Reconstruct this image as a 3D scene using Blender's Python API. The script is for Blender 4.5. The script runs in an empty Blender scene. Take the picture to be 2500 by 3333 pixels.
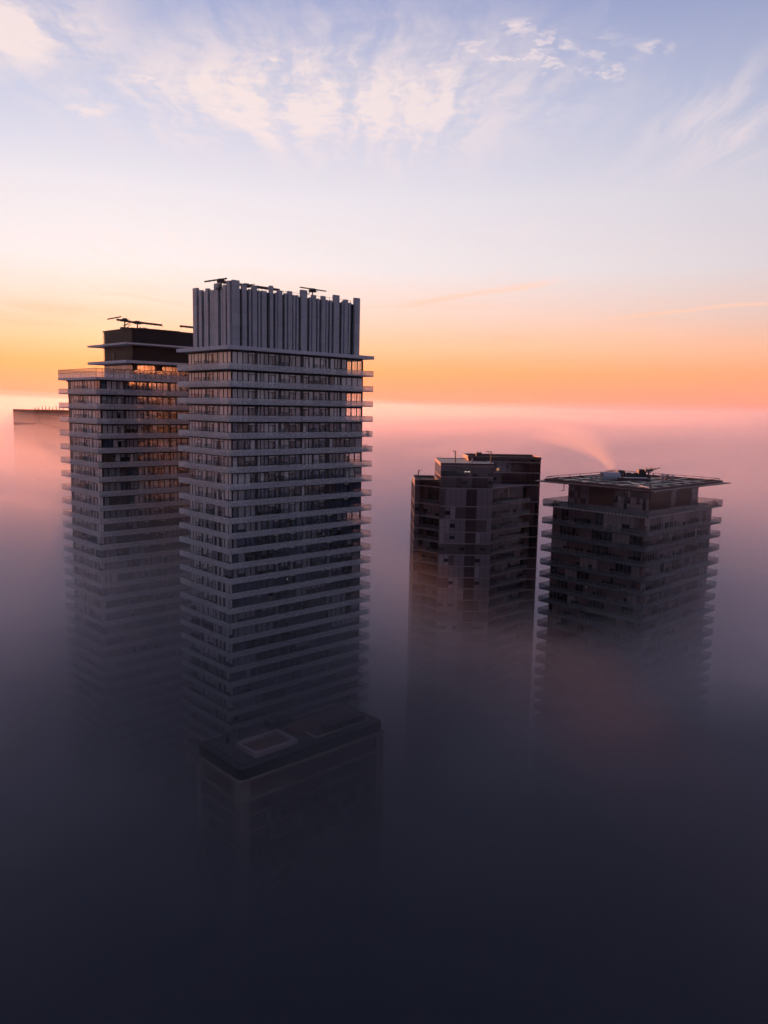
import bpy, bmesh, math, random
from math import sin, cos, pi, radians, sqrt, exp
from mathutils import Vector, Matrix, noise

sc = bpy.context.scene
COL = sc.collection
R = random.Random(7)
G = 150.0                      # camera height above the ground; heights below are written relative to the camera

# ------------------------------------------------------------------ node helpers
def nmat(name):
    m = bpy.data.materials.new(name); m.use_nodes = True
    nt = m.node_tree; nt.nodes.clear()
    return m, nt
def N(nt, typ, props=None, **inp):
    n = nt.nodes.new(typ)
    if props:
        for k, v in props.items(): setattr(n, k, v)
    for k, v in inp.items():
        key = int(k[1:]) if k[0] == 'i' and k[1:].isdigit() else k.replace('_', ' ')
        s = n.inputs[key]
        if isinstance(v, bpy.types.NodeSocket): nt.links.new(v, s)
        else: s.default_value = v
    return n
def math_(nt, op, a, b=0.0, c=0.0, clamp=False):
    n = N(nt, 'ShaderNodeMath', dict(operation=op, use_clamp=clamp), i0=a, i1=b, i2=c)
    return n.outputs[0]
def vmath(nt, op, a, b=(0, 0, 0)):
    n = N(nt, 'ShaderNodeVectorMath', dict(operation=op), i0=a, i1=b)
    return n
def mixc(nt, f, a, b, mode='MIX'):
    n = nt.nodes.new('ShaderNodeMix'); n.data_type = 'RGBA'; n.blend_type = mode
    for s, v in ((n.inputs[0], f), (n.inputs[6], a), (n.inputs[7], b)):
        if isinstance(v, bpy.types.NodeSocket): nt.links.new(v, s)
        else: s.default_value = v if not isinstance(v, tuple) or len(v) == 4 else (*v, 1)
    return n.outputs[2]
def ramp(nt, fac, pts, interp='LINEAR'):
    n = nt.nodes.new('ShaderNodeValToRGB'); cr = n.color_ramp; cr.interpolation = interp
    while len(cr.elements) < len(pts): cr.elements.new(0.5)
    for e, (p, c) in zip(cr.elements, pts):
        e.position = p; e.color = (*c, 1) if len(c) == 3 else c
    nt.links.new(fac, n.inputs[0]); return n.outputs[0]
def s2l(r, g, b):
    f = lambda c: c / 12.92 if c <= .04045 else ((c + .055) / 1.055) ** 2.4
    return (f(r / 255), f(g / 255), f(b / 255))

# ------------------------------------------------------------------ camera (solved from the towers' edges)
cam = bpy.data.objects.new('camera', bpy.data.cameras.new('camera')); COL.objects.link(cam)
cam.location = (0, 0, G)
cam.data.sensor_fit = 'HORIZONTAL'; cam.data.sensor_width = 36.0; cam.data.lens = 2564.87 / 2500 * 36.0
cam.data.clip_start = 0.5; cam.data.clip_end = 30000
pitch, roll = 0.1318, 0.0194
cam.rotation_euler = (Matrix.Rotation(pi / 2 - pitch, 4, 'X') @ Matrix.Rotation(roll, 4, 'Z')).to_euler()
sc.camera = cam

# ------------------------------------------------------------------ sky and sun
SUN_AZ, SUN_EL = radians(-19), radians(4.9)          # azimuth from straight ahead, to the left
SUN = Vector((sin(SUN_AZ) * cos(SUN_EL), cos(SUN_AZ) * cos(SUN_EL), sin(SUN_EL)))
def make_world():
    w = bpy.data.worlds.new('World'); sc.world = w; w.use_nodes = True
    nt = w.node_tree; nt.nodes.clear()
    d = N(nt, 'ShaderNodeTexCoord').outputs['Generated']
    sep = N(nt, 'ShaderNodeSeparateXYZ', i0=d)
    z = sep.outputs[2]
    el = math_(nt, 'DIVIDE', math_(nt, 'ARCSINE', z), pi / 2)            # 0 horizon .. 1 zenith
    elc = math_(nt, 'MAXIMUM', el, 0.0)
    sdot = vmath(nt, 'DOT_PRODUCT', d, tuple(SUN)).outputs['Value']
    hz = Vector((SUN.x, SUN.y, 0)).normalized()
    hd = vmath(nt, 'NORMALIZE', vmath(nt, 'MULTIPLY', d, (1, 1, 0)).outputs[0]).outputs[0]
    az = vmath(nt, 'DOT_PRODUCT', hd, tuple(hz)).outputs['Value']        # 1 towards the sun, -1 away
    sunside = math_(nt, 'POWER', math_(nt, 'MULTIPLY_ADD', az, 0.5, 0.5), 2.2)
    e = lambda deg: deg / 90
    near = ramp(nt, elc, [(0, (1.38, .41, .27)), (e(1.2), (1.42, .41, .20)), (e(2.6), (1.4, .47, .17)), (e(4.2), (1.25, .60, .33)), (e(6.5), (1.05, .71, .58)), (e(9.5), s2l(246, 233, 233)),
                          (e(14), s2l(234, 227, 234)), (e(19), s2l(198, 202, 226)), (e(27), s2l(142, 155, 200)), (e(50), s2l(120, 132, 175)), (1, s2l(96, 108, 150))])
    far = ramp(nt, elc, [(0, s2l(146, 136, 152)), (e(6), s2l(128, 126, 150)), (e(14), s2l(128, 130, 158)), (e(30), s2l(118, 124, 156)), (e(60), s2l(102, 110, 146)), (1, s2l(96, 106, 144))])
    col = mixc(nt, sunside, far, near)
    # wispy high cloud on a flat sheet: streaks of stretched noise
    zz = math_(nt, 'ADD', math_(nt, 'MAXIMUM', z, 0.0), 0.055)
    px = math_(nt, 'DIVIDE', sep.outputs[0], zz); py = math_(nt, 'DIVIDE', sep.outputs[1], zz)
    P = N(nt, 'ShaderNodeCombineXYZ', i0=px, i1=py).outputs[0]
    warp = N(nt, 'ShaderNodeTexNoise', i0=P, Scale=1.1, Detail=3.0).outputs['Color']
    P2 = vmath(nt, 'ADD', P, vmath(nt, 'MULTIPLY', vmath(nt, 'SUBTRACT', warp, (.5, .5, .5)).outputs[0], (.42, .42, 0)).outputs[0]).outputs[0]
    warp2 = N(nt, 'ShaderNodeTexNoise', i0=P, Scale=5.0, Detail=4.0, Roughness=.6).outputs['Color']
    P3 = vmath(nt, 'ADD', P2, vmath(nt, 'MULTIPLY', vmath(nt, 'SUBTRACT', warp2, (.5, .5, .5)).outputs[0], (.10, .10, 0)).outputs[0]).outputs[0]
    def streak(rot, sx, sy):
        m_ = N(nt, 'ShaderNodeMapping', Vector=vmath(nt, 'ADD', P3, (3, 1, 0)).outputs[0], Rotation=(0, 0, radians(rot)), Scale=(sx, sy, 1))
        return N(nt, 'ShaderNodeTexNoise', i0=m_.outputs[0], Scale=1.0, Detail=8.0, Roughness=.58).outputs[0]
    def sm(v, a_, b_): return N(nt, 'ShaderNodeMapRange', dict(interpolation_type='SMOOTHSTEP'), Value=v, From_Min=a_, From_Max=b_, To_Min=0.0, To_Max=1.0).outputs[0]
    def blob(cx, cy, r, sx=1.0, sy=1.0, src=None):
        v = vmath(nt, 'MULTIPLY', vmath(nt, 'SUBTRACT', src or P2, (cx, cy, 0)).outputs[0], (sx, sy, 0)).outputs[0]
        return sm(vmath(nt, 'LENGTH', v).outputs['Value'], r, 0.0)
    def seg(p, q, w):
        L = sqrt((q[0] - p[0]) ** 2 + (q[1] - p[1]) ** 2); t = ((q[0] - p[0]) / L, (q[1] - p[1]) / L, 0)
        v = vmath(nt, 'SUBTRACT', P3, (p[0], p[1], 0)).outputs[0]
        a_ = math_(nt, 'DIVIDE', vmath(nt, 'DOT_PRODUCT', v, t).outputs['Value'], L); d_ = vmath(nt, 'DOT_PRODUCT', v, (-t[1], t[0], 0)).outputs['Value']
        g = math_(nt, 'EXPONENT', math_(nt, 'MULTIPLY', math_(nt, 'MULTIPLY', d_, d_), -1 / (w * w)))
        return math_(nt, 'MULTIPLY', g, math_(nt, 'MULTIPLY', sm(a_, -.05, .25), sm(a_, 1.08, .8)))
    st1, st2 = streak(-14, 8.5, 1.5), streak(25, 9.5, 1.2)
    fine = N(nt, 'ShaderNodeTexNoise', i0=P3, Scale=13.0, Detail=9.0, Roughness=.68).outputs[0]
    m1 = math_(nt, 'MAXIMUM', blob(-.2, 2.42, 1.0, .95, 1.2), math_(nt, 'MULTIPLY', blob(-.92, 1.98, .42, 1, .9), 1.0))
    a1 = math_(nt, 'MULTIPLY', m1, math_(nt, 'ADD', .26, math_(nt, 'MULTIPLY', sm(math_(nt, 'ADD', math_(nt, 'MULTIPLY', st1, .66), math_(nt, 'MULTIPLY', fine, .34)), .38, .63), 1.25)))
    a2 = math_(nt, 'MULTIPLY', math_(nt, 'MULTIPLY', blob(1.0, 2.45, .6, 1.1, .8), sm(st2, .36, .72)), .8)
    a3 = math_(nt, 'MULTIPLY', math_(nt, 'MULTIPLY', blob(.22, 2.14, .42, .8, 1.5), sm(fine, .48, .62)), 1.0)
    a4 = 0.0
    for (bx, by, br) in ((.27, 1.98, .09), (-.86, 2.47, .11), (.40, 2.10, .07), (.62, 2.06, .06), (-.33, 2.07, .06), (-.62, 2.25, .12), (.52, 2.2, .09)):
        a4 = math_(nt, 'MAXIMUM', a4, math_(nt, 'MULTIPLY', blob(bx, by, br, .8, 1.2, P3), sm(fine, .40, .58)))
    a = math_(nt, 'MAXIMUM', math_(nt, 'MAXIMUM', a1, a2), math_(nt, 'MAXIMUM', a3, math_(nt, 'MULTIPLY', a4, 1.0)))
    a5 = math_(nt, 'MULTIPLY', sm(st1, .5, .8), .22)
    a = math_(nt, 'MAXIMUM', a, a5)
    for (p_, q_, w_, s_) in (((.05, 5.55), (1.0, 4.58), .075, 1.0), ((1.5, 5.9), (2.5, 4.95), .07, .9), ((-1.85, 5.1), (-1.4, 5.7), .06, .4), ((.6, 7.0), (2.4, 6.4), .14, .7), ((-2.6, 5.4), (-1.7, 6.1), .3, .6)):
        a = math_(nt, 'MAXIMUM', a, math_(nt, 'MULTIPLY', seg(p_, q_, w_), s_))
    a = math_(nt, 'MULTIPLY', a, 1.0, clamp=True)
    ccol = ramp(nt, elc, [(0, s2l(255, 170, 120)), (e(5), s2l(255, 198, 165)), (e(9), s2l(255, 214, 198)), (e(15), s2l(245, 225, 226)), (e(21), s2l(244, 225, 222)), (e(30), s2l(240, 220, 222)), (1, s2l(190, 180, 200))])
    col = mixc(nt, math_(nt, 'MULTIPLY', math_(nt, 'MULTIPLY', a, .92), math_(nt, 'MULTIPLY_ADD', sunside, .75, .25)), col, ccol)
    # low streaks near the horizon
    mp2 = N(nt, 'ShaderNodeMapping', Vector=d, Scale=(3.2, 3.2, 34)); 
    lo = N(nt, 'ShaderNodeTexNoise', i0=mp2.outputs[0], Scale=1.6, Detail=7.0, Roughness=.6, Distortion=.4).outputs[0]
    band = N(nt, 'ShaderNodeMapRange', dict(interpolation_type='SMOOTHSTEP'), Value=elc, From_Min=e(11), From_Max=e(3), To_Min=0, To_Max=1).outputs[0]
    lo = math_(nt, 'MULTIPLY', math_(nt, 'MULTIPLY', math_(nt, 'SUBTRACT', lo, .52), 4.0, clamp=True), band)
    col = mixc(nt, math_(nt, 'MULTIPLY', lo, .38), col, (*s2l(250, 176, 128), 1))
    # glow round the sun
    h1 = math_(nt, 'POWER', math_(nt, 'MAXIMUM', sdot, 0.0), 60.0)
    h2 = math_(nt, 'POWER', math_(nt, 'MAXIMUM', sdot, 0.0), 900.0)
    glow = N(nt, 'ShaderNodeMixRGB', dict(blend_type='ADD'), i0=math_(nt, 'MULTIPLY', h1, GLOW1), i1=col, i2=(1.0, .50, .16, 1)).outputs[0]
    glow = N(nt, 'ShaderNodeMixRGB', dict(blend_type='ADD', use_clamp=False), i0=h2, i1=glow, i2=(GLOW2, GLOW2*.45, GLOW2*.12, 1)).outputs[0]
    sky = N(nt, 'ShaderNodeTexSky', dict(sky_type='NISHITA', sun_disc=False, sun_elevation=SUN_EL, sun_rotation=SUN_AZ, altitude=150.0, air_density=1.2, dust_density=2.0, ozone_density=2.0))
    bg1 = N(nt, 'ShaderNodeBackground', Color=glow, Strength=SKY)
    bg2 = N(nt, 'ShaderNodeBackground', Color=sky.outputs[0], Strength=.003)
    add = N(nt, 'ShaderNodeAddShader', i0=bg1.outputs[0], i1=bg2.outputs[0])
    N(nt, 'ShaderNodeOutputWorld', Surface=add.outputs[0])
    w.cycles.sampling_method = 'MANUAL'; w.cycles.sample_map_resolution = 1024
GLOW1, GLOW2, SKY = .0, .05, 1.04
make_world()
sl = bpy.data.lights.new('sun', 'SUN'); sl.energy = 4.2; sl.angle = radians(.6); sl.color = (1, .28, .11)
so = bpy.data.objects.new('sun', sl); COL.objects.link(so)
so.rotation_euler = (-SUN).to_track_quat('-Z', 'Y').to_euler(); so.location = SUN * 800 + Vector((0, 0, G))

# ------------------------------------------------------------------ fog
def grid_axis(lim, fine, nf, growth):
    a = [0.0]; s = fine
    while a[-1] < lim:
        if len(a) > nf: s *= growth
        a.append(a[-1] + s)
    a[-1] = lim
    return [-x for x in reversed(a[1:])] + a
BUMPS = [  # x, y, height change of the fog top (m), radius
    (-75, 195, 17, 55), (-130, 230, 12, 70), (112, 190, 17, 48), (62, 154, 8, 14), (100, 230, 8, 55), (-27, 156, 3, 24), (20, 200, -20, 26), (45, 185, -18, 24), (62,150,-6,20),
    (-12, 120, -19, 30), (150, 260, 10, 60), (40, 300, 8, 60)]
def fog_top(x, y, seed, amp):
    r = sqrt(x * x + y * y)
    h = -37.0
    t = min(1, max(0, (r - 210) / 380)); t = t * t * (3 - 2 * t)
    b = 0
    for bx, by, bh, br in BUMPS: b += bh * exp(-((x - bx) ** 2 + (y - by) ** 2) / (br * br))
    h += b * (1 - t) + t * 21.0
    for bx, by, bh, br in ((290, 720, 13, 110), (430, 860, 15, 150), (-120, 780, 9, 110), (90, 1100, 10, 200)): h += bh * exp(-((x - bx) ** 2 + (y - by) ** 2) / (br * br)) * t
    n = noise.noise(Vector((x / 44, y / 44, seed * .8))) * 9.5 + noise.noise(Vector((x / 20, y / 20, seed * 1.2 + 9))) * 5.0 * (1 - t)
    n2 = (noise.noise(Vector((x / 210, y / 210, seed * .35 + 4))) * 10.0 + noise.noise(Vector((x / 640, y / 520, seed * .2 + 14))) * 20.0) * t
    return h + n * amp * (1 - t * .6) + n2 * (1 if t else 0)
FS0, FS1 = .42, 4.4
FOGC = (.60, .56, .66); ANI = .82
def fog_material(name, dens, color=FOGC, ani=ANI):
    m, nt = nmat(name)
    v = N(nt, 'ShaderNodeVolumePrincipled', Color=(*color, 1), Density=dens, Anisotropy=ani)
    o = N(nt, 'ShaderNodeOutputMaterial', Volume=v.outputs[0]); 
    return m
def fog_layer(k, off, dens, col=FOGC, g=ANI, veil=None):
    ext = 4200 + 12 * k
    ax = grid_axis(ext, 7.0, 40, 1.16)
    n = len(ax); bm = bmesh.new(); top = []
    for j in ax:
        row = []
        for i in ax:
            r_ = sqrt(i * i + j * j); z = fog_top(i, j, k * .23 + 1.7, 1.0) + off * (FS0 + ((FS1 if off < 0 else 1.5) - FS0) * min(1, max(0, (r_ - 150) / 115))) - (60 * min(1, max(0, (r_ - 160) / 85)) if k in (4, 5, 6) else 0) - (26 * (lambda q: q * q * (3 - 2 * q))(min(1, max(0, (138 - r_) / 85))) if k < 4 else 0)  # shade-coloured deep layers stay near; pale layers dip there to darken the foreground
            z = min(z, -6 + 14 * min(1, max(0, (r_ - 480) / 700)))
            if veil:
                t_ = min(1, max(0, (r_ - veil[2]) / veil[3])); t_ = t_ * t_ * (3 - 2 * t_)
                z = veil[0] + (veil[1] - veil[0]) * t_ + (noise.noise(Vector((i / 170, j / 170, k))) * 6 + noise.noise(Vector((i / 520, j / 420, k + 5))) * 9) * t_
            row.append(bm.verts.new((i, j, G + z)))
        top.append(row)
    for b in range(n - 1):
        for a in range(n - 1):
            bm.faces.new((top[b][a], top[b][a + 1], top[b + 1][a + 1], top[b + 1][a]))
    zb = -2 - .2 * k
    ring = [top[0][a] for a in range(n)] + [top[b][n - 1] for b in range(1, n)] + [top[n - 1][a] for a in range(n - 2, -1, -1)] + [top[b][0] for b in range(n - 2, 0, -1)]
    low = [bm.verts.new((v.co.x, v.co.y, zb)) for v in ring]
    for q in range(len(ring)):
        bm.faces.new((ring[q], low[q], low[(q + 1) % len(ring)], ring[(q + 1) % len(ring)]))
    bm.faces.new(list(reversed(low)))
    me = bpy.data.meshes.new('fog'); bm.to_mesh(me); bm.free()
    for p in me.polygons: p.use_smooth = False
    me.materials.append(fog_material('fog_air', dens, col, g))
    o = bpy.data.objects.new('fog', me); COL.objects.link(o)
    o['kind'] = 'stuff'; o['label'] = 'sea of low morning fog swallowing the lower floors of the towers'; o['category'] = 'fog'
    return o
LAY = [(15, .0010), (8, .0020), (1, .0040), (-5, .006), (-12, .008), (-20, .007), (-30, .006)]
TOPC = (1.0, .955, .945); DEEPSHADE = (.055, .10, .17); GT, GD = .52, .86  # deep layers: foreground shade put into the fog colour as dark blue
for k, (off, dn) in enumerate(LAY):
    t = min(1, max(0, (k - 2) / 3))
    fog_layer(k, off, dn, tuple(a + (b - a) * t for a, b in zip(TOPC, DEEPSHADE)), GT + (GD - GT) * t)
fog_layer(11, 0,   .0003, TOPC, .45, (-48, 26, 600, 1700)); fog_layer(9, 0, .0012, TOPC, .5, (-44, -12, 200, 500)); fog_layer(10, 0, .0006, TOPC, .5, (-47, 0, 260, 900))
def wisp(c, size, dens, seed):
    """a ragged drifting shred of fog: a closed, noise-torn flattened body of thin air"""
    bm = bmesh.new(); bmesh.ops.create_icosphere(bm, subdivisions=4, radius=1.0)
    for v in bm.verts:
        d = v.co.normalized(); w = 1 + .75 * noise.noise(d * 1.5 + Vector((seed, 0, 0))) + .45 * noise.noise(d * 3.4 + Vector((0, seed, 0))) + .2 * noise.noise(d * 8 + Vector((0, 0, seed)))
        v.co = Vector((d.x * size[0] * w + c[0], d.y * size[1] * w + c[1], d.z * size[2] * w + c[2] + G))
    me = bpy.data.meshes.new('fog'); bm.to_mesh(me); bm.free(); me.materials.append(fog_material('fog_shred', dens, TOPC, .5))
    o = bpy.data.objects.new('fog', me); COL.objects.link(o); o['kind'] = 'stuff'; o['label'] = 'ragged shred of fog drifting past the towers'; o['category'] = 'fog'
for q, (c, sz, dn) in enumerate([((74, 158, -40), (24, 12, 11), .006), ((38, 178, -52), (18, 12, 7), .006), ((34, 120, -58), (30, 16, 6), .004), ((-86, 172, -38), (22, 14, 8), .005), ((-36, 122, -64), (22, 12, 5), .004), ((4, 160, -52), (14, 9, 6), .006)]):
    wisp(c, sz, dn, q * 3.7 + 1); wisp((c[0] + 2, c[1] - 1, c[2] - 1), tuple(x * .62 for x in sz), dn * 1.3, q * 2.9 + 5)
def box_obj(name, a, b, mat):
    bm = bmesh.new(); bmesh.ops.create_cube(bm, size=1)
    for v in bm.verts: v.co = Vector([(a[i] + b[i]) / 2 + v.co[i] * (b[i] - a[i]) for i in range(3)])
    me = bpy.data.meshes.new(name); bm.to_mesh(me); bm.free(); me.materials.append(mat)
    o = bpy.data.objects.new(name, me); COL.objects.link(o); return o
hz = box_obj('haze', (-5100, -3100, -1.0), (5100, 7100, G + 40), fog_material('thin_air', .00004, (.80, .72, .72), .45))
hz['kind'] = 'stuff'; hz['label'] = 'thin morning haze over the whole city'; hz['category'] = 'haze'

sc.render.engine = 'CYCLES'
cy = sc.cycles
cy.max_bounces = 16; cy.diffuse_bounces = 2; cy.glossy_bounces = 3; cy.transmission_bounces = 4; cy.volume_bounces = 14
cy.transparent_max_bounces = 24; cy.caustics_reflective = True; cy.caustics_refractive = False
cy.sample_clamp_indirect = 6; cy.use_denoising = True; cy.use_light_tree = False; cy.use_adaptive_sampling = True; cy.adaptive_threshold = .04; cy.adaptive_min_samples = 16
sc.view_settings.view_transform = 'Standard'; sc.view_settings.look = 'None'; sc.view_settings.exposure = 0; sc.view_settings.gamma = 1
# ------------------------------------------------------------------ materials
def pmat(name, col, rough=.5, spec=.5, metal=0.0, ior=None, vary=.0, scale=3.0, coat=0.0):
    m, nt = nmat(name)
    b = N(nt, 'ShaderNodeBsdfPrincipled', Roughness=rough, Metallic=metal)
    b.inputs['Specular IOR Level'].default_value = spec
    if ior: b.inputs['IOR'].default_value = ior
    if coat: b.inputs['Coat Weight'].default_value = coat; b.inputs['Coat Roughness'].default_value = .03
    if vary:
        tc = N(nt, 'ShaderNodeTexCoord').outputs['Object']
        n = N(nt, 'ShaderNodeTexNoise', i0=tc, Scale=scale, Detail=5.0, Roughness=.6).outputs[0]
        n2 = N(nt, 'ShaderNodeTexNoise', i0=tc, Scale=scale * .13, Detail=2.0).outputs[0]
        f = math_(nt, 'MULTIPLY_ADD', math_(nt, 'SUBTRACT', math_(nt, 'ADD', n, n2), 1.0), vary * 2, 1.0)
        c = vmath(nt, 'SCALE', tuple(col)); nt.links.new(f, c.inputs['Scale'])
        nt.links.new(c.outputs[0], b.inputs['Base Color'])
        nt.links.new(N(nt, 'ShaderNodeMapRange', Value=n, To_Min=rough * .8, To_Max=min(1, rough * 1.25)).outputs[0], b.inputs['Roughness'])
    else: b.inputs['Base Color'].default_value = (*col, 1)
    N(nt, 'ShaderNodeOutputMaterial', Surface=b.outputs[0])
    return m
def glass_mat(name, col, ior=2.1, rough=.04, wob=.02):
    """Coated window glass over a dark room or a pulled blind: body colour under a reflective face, with a slight ripple."""
    m, nt = nmat(name)
    tc = N(nt, 'ShaderNodeTexCoord').outputs['Object']
    n = N(nt, 'ShaderNodeTexNoise', i0=tc, Scale=.9, Detail=1.0)
    geo = N(nt, 'ShaderNodeNewGeometry').outputs['Normal']
    off = vmath(nt, 'SCALE', vmath(nt, 'SUBTRACT', n.outputs['Color'], (.5, .5, .5)).outputs[0]); off.inputs['Scale'].default_value = wob
    nor = vmath(nt, 'NORMALIZE', vmath(nt, 'ADD', geo, off.outputs[0]).outputs[0]).outputs[0]
    g = N(nt, 'ShaderNodeTexNoise', i0=tc, Scale=2.2, Detail=3.0).outputs[0]
    c = vmath(nt, 'SCALE', tuple(col)); nt.links.new(math_(nt, 'MULTIPLY_ADD', g, .7, .65), c.inputs['Scale'])
    b = N(nt, 'ShaderNodeBsdfPrincipled', Base_Color=c.outputs[0], Roughness=rough, IOR=ior, Normal=nor)
    N(nt, 'ShaderNodeOutputMaterial', Surface=b.outputs[0])
    return m
def panel_mat(name, col, see=.42, trans=.38, joint=1.33, fleck=.8):
    """Perforated pale metal-and-glass balustrade: upright flecks, joints, light passing through."""
    m, nt = nmat(name)
    tc = N(nt, 'ShaderNodeTexCoord').outputs['Object']
    mp = N(nt, 'ShaderNodeMapping', Vector=tc, Scale=(7, 7, 1.6)).outputs[0]
    n = N(nt, 'ShaderNodeTexNoise', i0=mp, Scale=1.6, Detail=4.0, Roughness=.7).outputs[0]
    n = math_(nt, 'MULTIPLY', math_(nt, 'SUBTRACT', n, .36), 3.4, clamp=True)
    sp = N(nt, 'ShaderNodeSeparateXYZ', i0=tc)
    s = math_(nt, 'FRACT', math_(nt, 'DIVIDE', math_(nt, 'ADD', sp.outputs[0], sp.outputs[1]), joint))
    j = math_(nt, 'LESS_THAN', s, .045)
    f = math_(nt, 'MULTIPLY_ADD', n, fleck, 1 - fleck * .62)
    f = math_(nt, 'MULTIPLY', f, math_(nt, 'MULTIPLY_ADD', j, -.65, 1.0))
    c = vmath(nt, 'SCALE', tuple(col)); nt.links.new(f, c.inputs['Scale'])
    b = N(nt, 'ShaderNodeBsdfPrincipled', Base_Color=c.outputs[0], Roughness=.42, Metallic=.15)
    t = N(nt, 'ShaderNodeBsdfTranslucent', Color=(.72, .70, .68, 1))
    x = N(nt, 'ShaderNodeMixShader', i0=trans, i1=b.outputs[0], i2=t.outputs[0])
    h = math_(nt, 'MULTIPLY', math_(nt, 'SUBTRACT', 1.0, n), see * 2.0, clamp=True)
    bf = N(nt, 'ShaderNodeNewGeometry').outputs['Backfacing']
    y = N(nt, 'ShaderNodeMixShader', i0=math_(nt, 'MAXIMUM', bf, math_(nt, 'MULTIPLY', h, math_(nt, 'SUBTRACT', 1.0, j))), i1=x.outputs[0], i2=N(nt, 'ShaderNodeBsdfTransparent').outputs[0])
    N(nt, 'ShaderNodeOutputMaterial', Surface=y.outputs[0])
    return m
def clear_mat(name, tint, see=.7, diff=.15):
    m, nt = nmat(name)
    t = N(nt, 'ShaderNodeBsdfTransparent', Color=(*tint, 1)); g = N(nt, 'ShaderNodeBsdfGlossy', Color=(1, 1, 1, 1), Roughness=.05)
    fr = N(nt, 'ShaderNodeFresnel', IOR=1.5).outputs[0]
    d = N(nt, 'ShaderNodeBsdfDiffuse', Color=(.3, .3, .33, 1)); tl = N(nt, 'ShaderNodeBsdfTranslucent', Color=(.3, .3, .33, 1))
    dd = N(nt, 'ShaderNodeMixShader', i0=.5, i1=d.outputs[0], i2=tl.outputs[0])
    a = N(nt, 'ShaderNodeMixShader', i0=diff, i1=t.outputs[0], i2=dd.outputs[0])
    b = N(nt, 'ShaderNodeMixShader', i0=math_(nt, 'MULTIPLY', fr, 1.3, clamp=True), i1=a.outputs[0], i2=g.outputs[0])
    b = N(nt, 'ShaderNodeMixShader', i0=N(nt, 'ShaderNodeNewGeometry').outputs['Backfacing'], i1=b.outputs[0], i2=N(nt, 'ShaderNodeBsdfTransparent').outputs[0])
    N(nt, 'ShaderNodeOutputMaterial', Surface=b.outputs[0])
    return m
def fin_mat(name, col):
    m, nt = nmat(name)
    tc = N(nt, 'ShaderNodeTexCoord').outputs['Object']; sp = N(nt, 'ShaderNodeSeparateXYZ', i0=tc)
    ri = N(nt, 'ShaderNodeObjectInfo').outputs['Random']
    z = math_(nt, 'MULTIPLY_ADD', ri, 2.4, sp.outputs[2])
    j = math_(nt, 'LESS_THAN', math_(nt, 'FRACT', math_(nt, 'DIVIDE', z, 2.45)), .022)
    pid = N(nt, 'ShaderNodeTexWhiteNoise', dict(noise_dimensions='2D'), Vector=N(nt, 'ShaderNodeCombineXYZ', i0=math_(nt, 'FLOOR', math_(nt, 'DIVIDE', z, 2.45)), i1=ri).outputs[0]).outputs[0]
    n = N(nt, 'ShaderNodeTexNoise', i0=N(nt, 'ShaderNodeMapping', Vector=tc, Scale=(3, 3, .5)).outputs[0], Scale=1.2, Detail=5.0).outputs[0]
    f = math_(nt, 'MULTIPLY_ADD', n, .28, .80); f = math_(nt, 'ADD', f, math_(nt, 'MULTIPLY', pid, .14)); f = math_(nt, 'MULTIPLY', f, math_(nt, 'MULTIPLY_ADD', j, -.45, 1.0))
    c = vmath(nt, 'SCALE', tuple(col)); nt.links.new(f, c.inputs['Scale'])
    b = N(nt, 'ShaderNodeBsdfPrincipled', Base_Color=c.outputs[0], Roughness=.45)
    N(nt, 'ShaderNodeOutputMaterial', Surface=b.outputs[0]); return m
def lamp_mat(name, col, s):
    m, nt = nmat(name); N(nt, 'ShaderNodeOutputMaterial', Surface=N(nt, 'ShaderNodeEmission', Color=(*col, 1), Strength=s).outputs[0]); return m
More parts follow.
